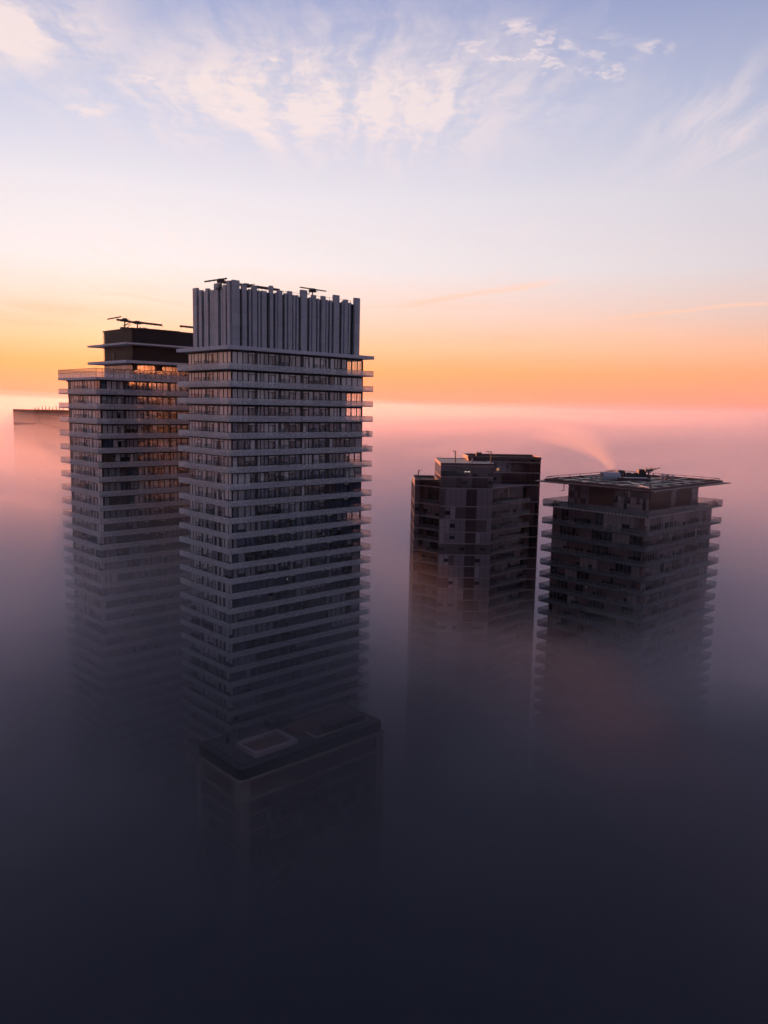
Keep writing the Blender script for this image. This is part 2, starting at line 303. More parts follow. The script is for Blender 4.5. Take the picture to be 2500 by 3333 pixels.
M = dict(
    panel=panel_mat('perforated_panel', (.95, .95, .98)), panel_rose=panel_mat('frosted_panel', (.30, .28, .30), .5, .4, .8, .15),
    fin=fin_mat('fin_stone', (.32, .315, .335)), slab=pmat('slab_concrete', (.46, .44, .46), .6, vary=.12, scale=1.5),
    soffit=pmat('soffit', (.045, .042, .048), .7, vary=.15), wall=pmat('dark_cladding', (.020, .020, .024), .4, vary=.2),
    black=pmat('black_cladding', (.010, .009, .011), .5, vary=.2), louvre=pmat('louvre_metal', (.022, .022, .026), .5, .3),
    frame=pmat('dark_frame', (.010, .011, .014), .5, .3), rail=pmat('rail_metal', (.06, .055, .055), .4, metal=.5),
    hazetint=pmat('sunlit_haze_tint', (.42, .13, .06), .6, vary=.2), brown=pmat('brown_cladding', (.085, .036, .030), .45, vary=.2), brownslab=pmat('slab_edge', (.24, .17, .17), .6, vary=.15, scale=2),  # far block: orange of sunlit haze put into its wall colour
    tan=pmat('tan_stone', (.22, .155, .12), .6, vary=.2), deck=pmat('dark_deck', (.022, .018, .018), .9, .1, vary=.3), roof=pmat('roof_membrane', (.05, .042, .042), .85, .15, vary=.3, scale=1.2),
    roofpale=pmat('pale_roof', (.35, .29, .28), .5, vary=.2, scale=1), pale=pmat('pale_metal', (.62, .58, .56), .28, metal=.6, vary=.1),
    steel=pmat('grey_steel', (.30, .30, .32), .45, metal=.4, vary=.2), dark=pmat('dark_machine', (.035, .032, .032), .5),
    rear=glass_mat('rear_glass', (.03, .035, .04), 2.6, .14),
    g0=glass_mat('room_glass', (.010, .012, .016)), g1=glass_mat('blue_glass', (.05, .07, .105)), g2=glass_mat('blind_mid', (.24, .24, .26), 2.1),
    g3=glass_mat('blind_pale', (.52, .50, .50), 2.0), g4=glass_mat('blind_brown', (.10, .075, .07), 1.9),
    c0=glass_mat('brown_room', (.012, .009, .010), 1.7), c1=glass_mat('brown_glass', (.10, .058, .058), 1.8), c2=glass_mat('curtained_glass', (.20, .15, .155), 1.6), c3=glass_mat('curtained_pale', (.30, .24, .24), 1.6), c4=glass_mat('brown_spandrel', (.045, .020, .020), 1.6),
    clear=clear_mat('clear_glass', (.9, .92, .95)), railglass=clear_mat('rail_glass', (.8, .82, .84), diff=.3),
    lamp=lamp_mat('room_lamp', (1, .85, .7), 2.2), lampwarm=lamp_mat('warm_room_lamp', (1, .5, .2), 1.5), leaf=pmat('leaves', (.03, .05, .02), .8, vary=.3),
    plume=None)
# ------------------------------------------------------------------ mesh builder
class MB:
    def __init__(s): s.v = []; s.f = []; s.m = []; s.mats = []
    def mi(s, mat):
        if mat not in s.mats: s.mats.append(mat)
        return s.mats.index(mat)
    def hexa(s, P, mat):
        b = len(s.v); s.v += [tuple(p) for p in P]; k = s.mi(mat)
        for q in ((0, 3, 2, 1), (4, 5, 6, 7), (0, 1, 5, 4), (1, 2, 6, 5), (2, 3, 7, 6), (3, 0, 4, 7)):
            s.f.append(tuple(b + i for i in q)); s.m.append(k)
        return s
    def box(s, a, b, mat):
        x0, y0, z0 = a; x1, y1, z1 = b
        return s.hexa([(x0, y0, z0), (x1, y0, z0), (x1, y1, z0), (x0, y1, z0), (x0, y0, z1), (x1, y0, z1), (x1, y1, z1), (x0, y1, z1)], mat)
    def ring(s, a, b, z0, z1, t, mat):
        """a closed frame of wall thickness t just inside the rectangle a..b, its four pieces butted"""
        x0, y0 = a; x1, y1 = b
        s.box((x0, y0, z0), (x1, y0 + t, z1), mat); s.box((x0, y1 - t, z0), (x1, y1, z1), mat)
        s.box((x0, y0 + t, z0), (x0 + t, y1 - t, z1), mat); s.box((x1 - t, y0 + t, z0), (x1, y1 - t, z1), mat)
        return s
    def seg(s, A, B, s0, s1, z0, z1, d0, d1, mat):
        """a box along the wall line A-B between s0 and s1, from d0 to d1 outwards (outside is to the right of A->B)"""
        L = sqrt((B[0] - A[0]) ** 2 + (B[1] - A[1]) ** 2); tx, ty = (B[0] - A[0]) / L, (B[1] - A[1]) / L; nx, ny = ty, -tx
        p = lambda q, d, z: (A[0] + tx * q + nx * d, A[1] + ty * q + ny * d, z)
        return s.hexa([p(s0, d1, z0), p(s1, d1, z0), p(s1, d0, z0), p(s0, d0, z0), p(s0, d1, z1), p(s1, d1, z1), p(s1, d0, z1), p(s0, d0, z1)], mat)
    def prism(s, poly, z0, z1, mat):
        b = len(s.v); n = len(poly); k = s.mi(mat)
        s.v += [(x, y, z0) for x, y in poly] + [(x, y, z1) for x, y in poly]
        s.f.append(tuple(b + i for i in reversed(range(n)))); s.f.append(tuple(b + n + i for i in range(n))); s.m += [k, k]
        for i in range(n): s.f.append((b + i, b + (i + 1) % n, b + n + (i + 1) % n, b + n + i)); s.m.append(k)
        return s
    def bar(s, p, q, w, mat, h=None):
        p, q = Vector(p), Vector(q); d = (q - p).normalized(); up = Vector((0, 0, 1)) if abs(d.z) < .9 else Vector((1, 0, 0))
        a = d.cross(up).normalized() * w / 2; c = a.cross(d).normalized() * (h or w) / 2
        return s.hexa([p - a - c, p + a - c, p + a + c, p - a + c, q - a - c, q + a - c, q + a + c, q - a + c], mat)
    def cyl(s, p, q, r0, r1, mat, n=12):
        p, q = Vector(p), Vector(q); d = (q - p).normalized(); up = Vector((0, 0, 1)) if abs(d.z) < .9 else Vector((1, 0, 0))
        a = d.cross(up).normalized(); c = a.cross(d); b = len(s.v); k = s.mi(mat)
        for (o, r) in ((p, r0), (q, r1)):
            for i in range(n): s.v.append(tuple(o + (a * cos(2 * pi * i / n) + c * sin(2 * pi * i / n)) * r))
        s.f.append(tuple(b + i for i in range(n))); s.f.append(tuple(b + n + i for i in reversed(range(n)))); s.m += [k, k]
        for i in range(n): s.f.append((b + i, b + n + i, b + n + (i + 1) % n, b + (i + 1) % n)); s.m.append(k)
        return s
    def mesh(s, name):
        me = bpy.data.meshes.new(name); me.from_pydata(s.v, [], s.f)
        for m in s.mats: me.materials.append(m)
        me.polygons.foreach_set('material_index', s.m); me.update()
        bm = bmesh.new(); bm.from_mesh(me); bmesh.ops.recalc_face_normals(bm, faces=bm.faces); bm.to_mesh(me); bm.free()
        return me
    def build(s, name, parent=None, label=None, kind=None, loc=None):
        o = bpy.data.objects.new(name, s.mesh(name)); COL.objects.link(o); o.parent = parent
        if label: o['label'] = label
        if kind: o['kind'] = kind
        if loc: o.location = loc
        return o
def link(name, me, parent, loc=(0, 0, 0), kind=None):
    o = bpy.data.objects.new(name, me); COL.objects.link(o); o.parent = parent; o.location = loc
    if kind: o['kind'] = kind
    return o
def thing(name, label, cat, loc=(0, 0, 0), rz=0, group=None):
    o = bpy.data.objects.new(name, None); COL.objects.link(o); o.location = loc; o.rotation_euler = (0, 0, rz)
    o['label'] = label; o['category'] = cat
    if group: o['group'] = group
    return o
def at(root, u, v, z=None):
    c, s_ = cos(root.rotation_euler[2]), sin(root.rotation_euler[2])
    return (root.location.x + u * c - v * s_, root.location.y + u * s_ + v * c, G + z)
# window units on a wall line; every pane is its own object until the tower's hundred is used up
class Facade:
    def __init__(s, root, cap=98): s.root = root; s.n = 0; s.cap = cap; s.rest = MB(); s.dn = 0; s.drest = MB(); s.gap = 0
    def window(s, A, B, a, b, z0, z1, mats, spl=None, door=False):
        own = s.n < s.cap if not door else s.dn < 60
        if s.gap: a += s.gap; b -= s.gap
        mb = MB() if own else (s.drest if door else s.rest)
        if door:
            w = b - a
            if w < .9: door = False
            else:
                mb.seg(A, B, a, b, z1 - .26, z1, -.01, .05, M['g3'])
                l = R.random() < .5; m_ = a + w * (.42 if l else .58)
                mb.seg(A, B, a + .04, m_ - .04, z0, z1 - .4, -.01, .04, mats[0 if not l else 1]); mb.seg(A, B, m_ + .04, b - .04, z0, z1 - .4, -.01, .04, mats[1 if not l else 0])
        if not door:
            if spl and .12 < spl < .9:
                zz = z1 - (z1 - z0) * spl
                mb.seg(A, B, a, b, zz, z1, -.01, .04, mats[0]); mb.seg(A, B, a, b, z0, zz - .002, -.012, .036, mats[1])
            else: mb.seg(A, B, a, b, z0, z1, -.01, .04, mats[0])
        if own:
            if door: mb.build('balcony_door', s.root); s.dn += 1
            else: mb.build('window', s.root); s.n += 1
    def finish(s):
        if s.rest.v: s.rest.build('window', s.root, kind='stuff')
        if s.drest.v: s.drest.build('balcony_door', s.root, kind='stuff')

# ------------------------------------------------------------------ the two banded towers
RIGHT_A = [(2.04, 3.1, 0), (3.23, 4.3, 0), (4.47, 5.54, 0), (5.7, 7.19, 1), (7.77, 8.36, 0), (8.49, 9.28, 0), (9.4, 10.36, 0), (10.5, 11.95, 1), (12.12, 12.86, 0), (13.5, 14.2, 0), (14.32, 15.43, 0), (15.6, 17.06, 1), (17.2, 18.37, 0), (19.1, 20.47, 1), (20.66, 21.62, 0), (22.01, 23.46, 0), (23.64, 25.03, 1), (25.26, 25.7, 0), (26.32, 27.39, 0), (27.54, 28.26, 0), (28.42, 28.95, 0), (29.51, 30.74, 0), (30.9, 32.31, 2), (32.51, 34.02, 2), (34.12, 35.42, 2)]
RIGHT_B = [(1.97, 3.03, 0), (3.23, 4.67, 0), (4.86, 5.99, 0), (6.09, 7.14, 0), (7.8, 8.37, 0), (8.49, 9.28, 0), (9.4, 10.36, 0), (10.5, 11.95, 1), (12.12, 12.86, 0), (13.5, 14.2, 0), (14.32, 15.43, 0), (15.6, 17.06, 1), (17.2, 18.37, 0), (18.9, 19.6, 0), (19.75, 20.5, 0), (20.66, 21.5, 0), (22.01, 23.46, 0), (23.64, 25.03, 1), (26.3, 27.1, 0), (27.25, 28.0, 0), (28.2, 29.0, 0), (29.3, 30.4, 0), (30.6, 31.9, 1), (32.1, 33.5, 2), (33.7, 35.42, 2)]
RIGHT_C = [(2.0, 2.9, 0), (3.1, 4.7, 0), (4.85, 6.0, 0), (6.15, 7.1, 1), (7.8, 8.6, 0), (8.75, 9.9, 0), (10.4, 11.6, 0), (11.8, 12.9, 1), (13.5, 14.4, 0), (14.6, 15.2, 0), (15.9, 17.2, 1), (17.5, 18.9, 0), (19.2, 20.2, 0), (20.4, 21.3, 1), (21.6, 22.9, 0), (23.2, 24.2, 0), (24.4, 25.3, 0), (25.9, 27.2, 1), (27.5, 28.5, 0), (28.7, 29.9, 0), (30.4, 31.3, 0), (31.6, 33.0, 2), (33.2, 35.42, 2)]
LEFT_A = [(17.08, 17.98, 0), (15.96, 16.81, 0), (14.33, 15.65, 0), (13.17, 14.04, 0), (11.62, 12.91, 0), (10.24, 10.7, 0), (8.66, 10.0, 1), (6.94, 8.35, 0), (6.33, 6.64, 0), (4.87, 6.17, 0), (3.37, 4.55, 0), (2.09, 3.12, 0)]
LEFT_B = [(17.24, 18.09, 0), (16.04, 16.9, 0), (14.87, 15.77, 0), (13.16, 14.65, 1), (11.63, 12.99, 0), (9.52, 10.98, 0), (8.63, 9.16, 0), (6.85, 8.32, 1), (4.84, 6.23, 1), (3.32, 4.59, 0), (2.12, 3.06, 0)]
def banded_tower(root, U, V, wall, levels, see_floors, wv1, tag_h=1.25, nfac=98):
    """root at the near corner; wall = inset; levels = balustrade tops (relative heights) from the top down"""
    w = wall; u1 = U - 1.5; v1 = wv1
    core = MB()
    top = levels[0] + 2.2
    xr = u1 - 4.4                                    # the open corner room begins here
    core.box((w + .25, w + .25, 0), (xr, v1 - .05, G + top), M['wall'])
    core.box((xr, 8.5, 0), (u1 - .06, v1 - .05, G + top), M['wall'])
    core.box((u1 - .3, w, 0), (u1, w + .3, G + top), M['frame'])
    core.box((w, w, 0), (w + .24, w + .24, G + top), M['frame'])
    core.build('wall', root)
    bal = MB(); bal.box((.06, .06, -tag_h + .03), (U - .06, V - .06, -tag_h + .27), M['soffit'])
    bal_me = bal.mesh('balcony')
    rg = MB(); rg.ring((0, 0), (U, V), -tag_h, -.05, .05, M['panel']); rg.ring((-.02, -.02), (U + .02, V + .02), -.05, 0.0, .09, M['rail'])
    rg_me = rg.mesh('balustrade')
    d1 = MB().box((-.03, .12, -.95), (.03, w - .1, .62), M['railglass']).box((-.035, .12, .62), (.035, w - .1, .67), M['rail']).mesh('divider')
    d2 = MB().box((.12, -.03, -.95), (w - .1, .03, .62), M['railglass']).box((.12, -.035, .62), (w - .1, .035, .67), M['rail']).mesh('divider')
    fac = Facade(root, nfac); fac.gap = .045; fr = MB(); nfr = 0
    A0, B0 = (0, w), (U, w)                          # right-hand face, outside towards -v
    A1, B1 = (w, V), (w, 0)                          # left-hand face, outside towards -u
    fv = [2 + R.random() for _ in range(8)]
    for i, z in enumerate(levels):
        o = link('balcony', bal_me, root, (0, 0, G + z)); link('balustrade', rg_me, o)
        if i < 16:
            for u in (12.9, 14.4, 21.6, 23.2): link('divider', d1, o, (u, 0, 0))
            for v in (9.3, 13.0): link('divider', d2, o, (0, v, 0))
        zf = z - tag_h + .27; zt = (levels[i - 1] - tag_h if i else z + 2.55) + .03
        h0, h1 = zf + .05, zt - .42
        if i > 31: continue
        pr = RIGHT_A if i < 5 else (RIGHT_B if i < 10 else RIGHT_C); pl = LEFT_A if i < 5 else LEFT_B
        fr.seg(A0, B0, w + .25, u1 - .3, G + h1, G + zt, -.22, 0, M['frame']); fr.seg(A1, B1, V - v1, V - w - .25, G + h1, G + zt, -.22, 0, M['frame'])
        fr.seg((u1, 0), (u1, V), w + .3, v1, G + h1, G + zt, -.22, 0, M['frame'])
        prev = w + .25
        for (a, b, t) in pr + [(u1 - .3, u1, 9)]:
            fr.seg(A0, B0, prev, a, G + zf, G + h1, -.22, -.003, M['wall'] if a - prev > .3 else M['frame']); prev = b
        prev = w + .24
        for (a, b, t) in list(reversed(pl)) + [(v1 - .1, v1, 9)]:
            fr.seg(A1, B1, V - a, V - prev, G + zf, G + h1, -.22, -.003, M['wall'] if a - prev > .3 else M['frame']); prev = b
        # windows: a flat keeps one kind of blind across a few panes
        def pick():
            r = R.random()
            return ('g3', 'g2') if r < .40 else ('g2', 'g0') if r < .7 else ('g1', 'g0') if r < .92 else ('g4', 'g0')
        cur = pick(); spl = None
        for (a, b, t) in pr:
            if R.random() < .38: cur = pick() if i < 9 else R.choice([('g1', 'g0'), ('g0', 'g0'), ('g2', 'g0'), ('g1', 'g1'), ('g2', 'g1')]); spl = R.choice([None, None, None, .85, .6, .3]) if i < 10 else R.choice([None, .8, .6, .5, .4, .3])
            if t == 2 and i in see_floors:
                mb = MB(); mb.seg(A0, B0, a, b, G + h0, G + h1, -.02, .02, M['clear']); mb.seg(A0, B0, (a + b) / 2 - .03, (a + b) / 2 + .03, G + h0, G + h1, .021, .05, M['frame']); mb.build('window', root)
                continue
            fac.window(A0, B0, a, b, G + h0, G + h1, [M[cur[0]], M[cur[1]]], spl, t == 1)
        cur = pick()
        for (a, b, t) in pl:
            if R.random() < .35: cur = ('g3', 'g0') if R.random() < .6 else pick(); spl = R.choice([None, None, .85, .7])
            fac.window(A1, B1, V - b, V - a, G + h0, G + h1, [M[cur[0]], M[cur[1]]], spl, t == 1)
        # the far right side: see-through where the corner room is open, else blinds
        A2, B2 = (u1, 0), (u1, V); v = w + .4
        while v < v1 - 1.3:
            wd = 1.25
            if v < 8.4 and i in see_floors:
                mb = MB(); mb.seg(A2, B2, v, v + wd, G + h0, G + h1, -.04, 0, M['clear']); mb.build('window', root)
            else: fac.rest.seg(A2, B2, v, v + wd, G + h0, G + h1, -.04, .01, M[R.choice(['g2', 'g3', 'g1'])])
            v += wd + .12
    # glazed rear face: it takes the low sun and throws it on to its neighbour
    for i, z in enumerate(levels[:24]):
        zf = z - tag_h + .27; zt = (levels[i - 1] - tag_h if i else z + 2.55)
        q = w + .5
        while q < xr - 1.5:
            wd = R.choice([1.0, 1.4, 1.9]); fac.rest.seg((U, v1 - .05), (0, v1 - .05), U - q - wd, U - q, G + zf + .08, G + zt - .4, .002, .05, M['rear']); q += wd + .15
    fr.build('window_frame', root)
    fac.finish()
    return core
def lv(z0, hU, nU, hL, zmin=-146):
    L = [z0 - hU * i for i in range(nU)]
    while L[-1] - hL > zmin: L.append(L[-1] - hL)
    return L
TM = thing('apartment_tower', 'tallest tower, white bands of balconies under a crown of upright pale stone fins', 'tower', (-29.9152, 151.0522, 0), .7565)
levM = lv(7.8955, 3.3, 10, 3.0)
banded_tower(TM, 37.2, 19.6, 1.85, levM, (0, 2, 3, 6, 10), 18.35)
# cap slab and finned crown
MB().box((-.12, -.12, G + 10.42), (37.16, 19.55, G + 11.13), M['slab']).build('roof_slab', TM)
MB().box((2.25, 2.0, G + 11.13), (33.85, 15.6, G + 22.02), M['black']).box((2.0, 1.8, G + 10.1), (35.5, 18.2, G + 10.42), M['frame']).build('plant_room', TM)
FR = [(1.99, 3.47, 23.43), (4.08, 5.09, 22.82), (5.72, 6.22, 22.17), (6.42, 7.44, 22.88), (7.86, 8.34, 22.15), (8.67, 9.83, 22.21), (10.52, 11.28, 23.34), (11.92, 12.40, 22.16), (12.43, 13.46, 22.68), (14.18, 14.75, 22.31), (14.92, 15.92, 22.79), (16.33, 16.85, 22.2), (17.16, 17.65, 22.25), (18.18, 19.71, 23.41), (20.45, 20.94, 22.18), (21.04, 22.04, 22.72), (22.56, 23.06, 22.16), (23.54, 24.54, 22.78), (24.9, 25.41, 22.15), (25.85, 26.37, 22.15), (26.83, 28.3, 23.36), (29.1, 29.63, 22.15), (29.72, 30.7, 22.7), (31.07, 31.61, 22.18), (32.63, 34.11, 23.36)]
FL = [(15.75, 14.22, 23.11), (13.41, 12.38, 22.51), (11.76, 11.08, 22.15), (10.9, 9.91, 22.6), (9.5, 8.88, 22.15), (8.78, 8.1, 22.13), (7.68, 6.2, 23.25), (5.52, 4.92, 22.15), (4.47, 3.48, 22.7), (2.95, 1.8, 23.3)]
for a, b, z in FR:
    d = .42 if z < 22.4 else .62
    MB().box((a, 2.0 - d, G + 11.13), (b, 2.0 - .002, G + z), M['fin']).build('fin', TM)
for b, a, z in FL:
    d = .42 if z < 22.4 else .62
    MB().box((2.25 - d, a if a > 2.1 else 2.003, G + 11.13), (2.25 - .002, b, G + z), M['fin']).build('fin', TM)
v = 2.0
for k in range(12):
    z = [23.3, 22.2, 22.7, 22.15][k % 4]; MB().box((33.853, 2.1 + k * 1.13, G + 11.13), (34.2, 2.75 + k * 1.13, G + z), M['fin']).build('fin', TM)
for k in range(18):
    z = [22.7, 22.15, 23.3, 22.15][k % 4]; MB().box((2.4 + k * 1.75, 15.603, G + 11.13), (3.3 + k * 1.75, 15.95, G + z), M['fin']).build('fin', TM)
b = MB()
for u in (3.2, 9, 15, 21, 27, 33): b.box((u - .03, 3.2, G + 22.02), (u + .03, 3.26, G + 22.9), M['rail'])
b.box((3.2, 3.2, G + 22.88), (33, 3.25, G + 22.93), M['rail']).build('railing', TM)

TL = thing('apartment_tower', 'white banded tower behind the tallest one, under a stepped black louvred plant box', 'tower', (-64.6237, 177.37, 0), .7615)
levL = lv(3.0015, 3.3, 9, 3.0)
banded_tower(TL, 37.3, 21.5, 1.75, levL, (), 20.1, 1.32)
b = MB()
b.box((10.2, 3.0, G + 5.5), (34, 18.2, G + 9.05), M['black']).build('penthouse_wall', TL)
# terrace over the top floor: slab, patterned panel, clear glass above it
b = MB().box((0, 0, G + 5.0), (37.3, 21.5, G + 5.5), M['slab']); b.box((1.5, 1.5, G + 4.7), (36, 20.2, G + 4.998), M['frame']); b.build('terrace', TL)
MB().ring((.03, .03), (37.27, 21.47), G + 5.5, G + 6.62, .05, M['panel']).build('balustrade', TL)
MB().ring((.05, .05), (37.25, 21.45), G + 6.66, G + 7.42, .03, M['railglass']).build('glass_screen', TL)
b = MB().ring((0, 0), (37.3, 21.5), G + 7.42, G + 7.5, .08, M['rail']).ring((0, 0), (37.3, 21.5), G + 6.62, G + 6.66, .08, M['rail'])
for k in range(29):
    b.box((.2 + k * 1.3, -.045, G + 5.4), (.26 + k * 1.3, 0, G + 7.42), M['rail'])
for k in range(24): b.box((-.045, .2 + k * .9, G + 5.4), (0, .26 + k * .9, G + 7.42), M['rail']); b.box((37.3, .2 + k * .9, G + 5.4), (37.345, .26 + k * .9, G + 7.42), M['rail'])
b.build('railing', TL)
fp = Facade(TL, 0)
for z0, z1 in ((5.6, 7.6), (7.7, 8.7)):
    for k in range(26):
        if R.random() < .8: fp.window((10.2, 3.0), (34, 3.0), .3 + k * .9, 1.1 + k * .9, G + z0, G + z1, [M[R.choice(['g1', 'g0', 'g2', 'g4'])]] * 2)
    for k in range(16): fp.window((10.2, 18.2), (10.2, 3.0), .3 + k * .93, 1.1 + k * .93, G + z0, G + z1, [M[R.choice(['g1', 'g3', 'g2', 'g3'])]] * 2)
fp.finish()
MB().box((7.15, 0, G + 9.05), (37.0, 20.9, G + 9.65), M['slab']).build('canopy', TL)
MB().box((7.25, 0.05, G + 13.25), (37.0, 21.0, G + 13.65), M['slab']).build('canopy', TL)
b = MB().box((10.35, 3.15, G + 9.65), (33.9, 18.1, G + 17.1), M['black'])
z = 9.8
while z < 17.1:
    if not 13.0 < z < 13.8:
        b.ring((10.1, 2.9), (34.1, 18.3), G + z, G + z + .13, .26, M['louvre'])
    z += .31
b.build('louvre_box', TL)
MB().box((15.4, 2.85, G + 9.65), (15.45, 2.9, G + 9.7), M['frame']).box((10.06, 12.2, G + 9.66), (10.1, 13.2, G + 11.9), M['black']).build('access_door', TL)
b = MB().box((10.0, 2.8, G + 17.1), (34.2, 18.4, G + 17.25), M['frame'])
for k in range(5): b.box((16.4 + k * 2.2, 7.9, G + 17.25), (16.48 + k * 2.2, 8.0, G + 17.7), M['rail'])
b.box((16.4, 7.9, G + 17.7), (25.4, 8.0, G + 17.86), M['rail']); b.build('roof_edge', TL)

# ------------------------------------------------------------------ window-cleaning cranes on the roofs
def crane(root, u, v, zroof, zhead, booms, label, struts=()):
    loc = at(root, u, v, zroof)
    t = thing('roof_crane', label, 'crane', loc, root.rotation_euler[2], 'window cleaning cranes on the tower roofs')
    h = zhead - zroof
    MB().box((-.9, -.6, 0), (.9, .6, .35), M['dark']).cyl((-.7, -.6, .2), (-.7, .6, .2), .25, .25, M['dark']).cyl((.7, -.6, .2), (.7, .6, .2), .25, .25, M['dark']).build('carriage', t)
    MB().cyl((0, 0, .35), (0, 0, h - .2), .17, .13, M['dark']).build('mast', t)
    hb = MB().box((-.75, -.4, h - .35), (.75, .4, h + .15), M['dark']).box((-.35, -.3, h + .15), (.5, .3, h + .42), M['dark'])
    for k in range(6): hb.bar((-.9 + k * .36, -.42, h - .4), (-.75 + k * .36, -.42, h + .45 - (k % 3) * .1), .07, M['dark'])
    hb.build('slewing_head', t)
    for (p, q, w_, hk) in booms:
        p = (p[0] - u, p[1] - v, p[2] - zroof); q = (q[0] - u, q[1] - v, q[2] - zroof)
        mb = MB().bar(p, q, w_, M['dark'], w_ * 1.1)
        P_, Q_ = Vector(p), Vector(q); L_ = (Q_ - P_).length; D_ = (Q_ - P_) / L_
        for k in range(1, int(L_ / 1.1)): c = P_ + D_ * k * 1.1; mb.bar(c - Vector((0, 0, w_ * .75)), c + Vector((0, 0, w_ * .7)), w_ * .45, M['dark'])
        o = mb.build('boom', t)
        if hk:
            MB().bar(q, (q[0] + .25, q[1], q[2] - .35), .06, M['dark']).bar((q[0] + .25, q[1], q[2] - .35), (q[0] + .6, q[1], q[2] - .35), .06, M['dark']).build('hook', o)
    for (p, q) in struts: MB().bar((p[0] - u, p[1] - v, p[2] - zroof), (q[0] - u, q[1] - v, q[2] - zroof), .12, M['dark']).build('strut', t)
crane(TM, 2.3, 6, 22.02, 23.65, [((-1.37, 6, 23.1), (3.52, 6, 24.3), .26, 0), ((2.0, 6.3, 23.55), (16.2, 6.3, 23.55), .42, 0)], 'crane on the tallest roof rising behind the corner fins', [((2.3, 6, 22.6), (4.2, 6, 23.4))])
crane(TM, 26.17, 8, 22.02, 24.75, [((22.84, 8, 25.05), (29.96, 8, 25.0), .2, 0)], 'slim T shaped crane on the right end of the tallest roof', [((24.4, 8, 23.5), (26.0, 8, 24.6)), ((24.4, 8, 23.5), (24.2, 8, 22.6))])
crane(TM, 9.3, 8, 22.02, 23.8, [((8.3, 8, 23.75), (11.4, 8, 24.35), .12, 0)], 'small crane arm showing above the middle of the finned crown')
crane(TL, 10.9, 8, 17.25, 19.35, [((6.67, 8, 19.15), (10.06, 8, 20.05), .24, 0), ((9.05, 8.2, 19.3), (13.6, 8.2, 19.0), .40, 0)], 'cluttered crane at the left corner of the black louvred roof', [((10.9, 8, 18.2), (12.2, 8, 18.9)), ((10.4, 8, 18.0), (12.4, 8, 18.6)), ((11.2, 8, 17.5), (12.3, 8, 18.3))])
crane(TL, 14.1, 8, 17.25, 19.0, [((13.2, 8, 19.1), (20.5, 8, 18.95), .40, 1)], 'crane with a long boom and hook over the middle of the black louvred roof')
crane(TL, 30.5, 8, 17.25, 19.1, [((30.5, 8, 19.1), (25.4, 8, 19.15), .40, 1)], 'crane whose boom end and hook show left of the finned crown')
def vent(root, u, v, z, r, h, label, cap=True, mat='dark', group='vents on the roofs'):
    t = thing('roof_vent', label, 'vent', at(root, u, v, z), root.rotation_euler[2], group)
    MB().cyl((0, 0, 0), (0, 0, h), r, r, M[mat], 14).build('pipe', t)
    if cap: MB().cyl((0, 0, h + .05), (0, 0, h + .35), r * 1.5, r * .2, M[mat], 14).build('cap', t)
vent(TL, 9.3 + 1.2, 7.0, 17.25, .12, .75, 'thin vent pipe left of the cluttered crane on the black roof', False, 'dark')
vent(TL, 12.2, 7.4, 17.25, .10, .45, 'short vent pipe just right of the cluttered crane on the black roof', False, 'dark')
vent(TL, 16.0, 8.2, 17.25, .10, .8, 'thin vent pipe under the long boom on the black roof', False, 'dark')
for k in range(3):
    b = MB(); b.cyl((0, 0, 0), (0, 0, .25), .1, .1, M['dark']); t = thing('roof_vent', ['first', 'second', 'third'][k] + ' round turbine vent along the edge of the black louvred roof', 'vent', at(TL, 14.6 + k * .75, 7.6, 17.25), 0, 'vents on the roofs')
    b.build('pipe', t); c = MB()
    for q in range(5): c.cyl((0, 0, .2 + q * .1), (0, 0, .3 + q * .1), .28 * sin(pi * (q + .5) / 5.5) + .04, .28 * sin(pi * (q + 1.2) / 5.8) + .02, M['dark'])
    c.build('turbine', t)
# ------------------------------------------------------------------ right-hand tower with the wide flat roof
TD = thing('apartment_tower', 'dark tower with a broad flat overhanging roof and railed balconies, far right', 'tower', (54.0204, 159.5591, 0), .7617)
U, V = 35.0, 25.95
levD = [-24.1 - 3.195 * i for i in range(4)]
while levD[-1] - 2.9 > -146: levD.append(levD[-1] - 2.9)
MB().box((1.75, 1.75, 0), (33.5, 24.3, G - 21.5), M['brown']).build('wall', TD)
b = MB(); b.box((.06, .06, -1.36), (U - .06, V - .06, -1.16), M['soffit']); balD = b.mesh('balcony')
def rail_ring(zb, zt, a, b_, sp=.8, glass='railglass'):
    g = MB().ring((a[0] + .02, a[1] + .02), (b_[0] - .02, b_[1] - .02), zb, zt - .06, .03, M[glass])
    r = MB().ring(a, b_, zt - .06, zt, .08, M['rail']).ring(a, b_, zb - .05, zb, .08, M['rail'])
    n = int((b_[0] - a[0]) / sp)
    for k in range(n + 1):
        x = a[0] + .03 + (b_[0] - a[0] - .1) * k / n
        for y in (a[1] - .04, b_[1]): r.box((x, y, zb), (x + .04, y + .04, zt - .06), M['rail'])
    n = int((b_[1] - a[1]) / sp)
    for k in range(n + 1):
        y = a[1] + .03 + (b_[1] - a[1] - .1) * k / n
        for x in (a[0] - .04, b_[0]): r.box((x, y, zb), (x + .04, y + .04, zt - .06), M['rail'])
    return g, r
g, r = rail_ring(-1.16, 0, (0, 0), (U, V), .82); gD, rD = g.mesh('balustrade'), r.mesh('railing')
fac = Facade(TD, 98); mul = MB()
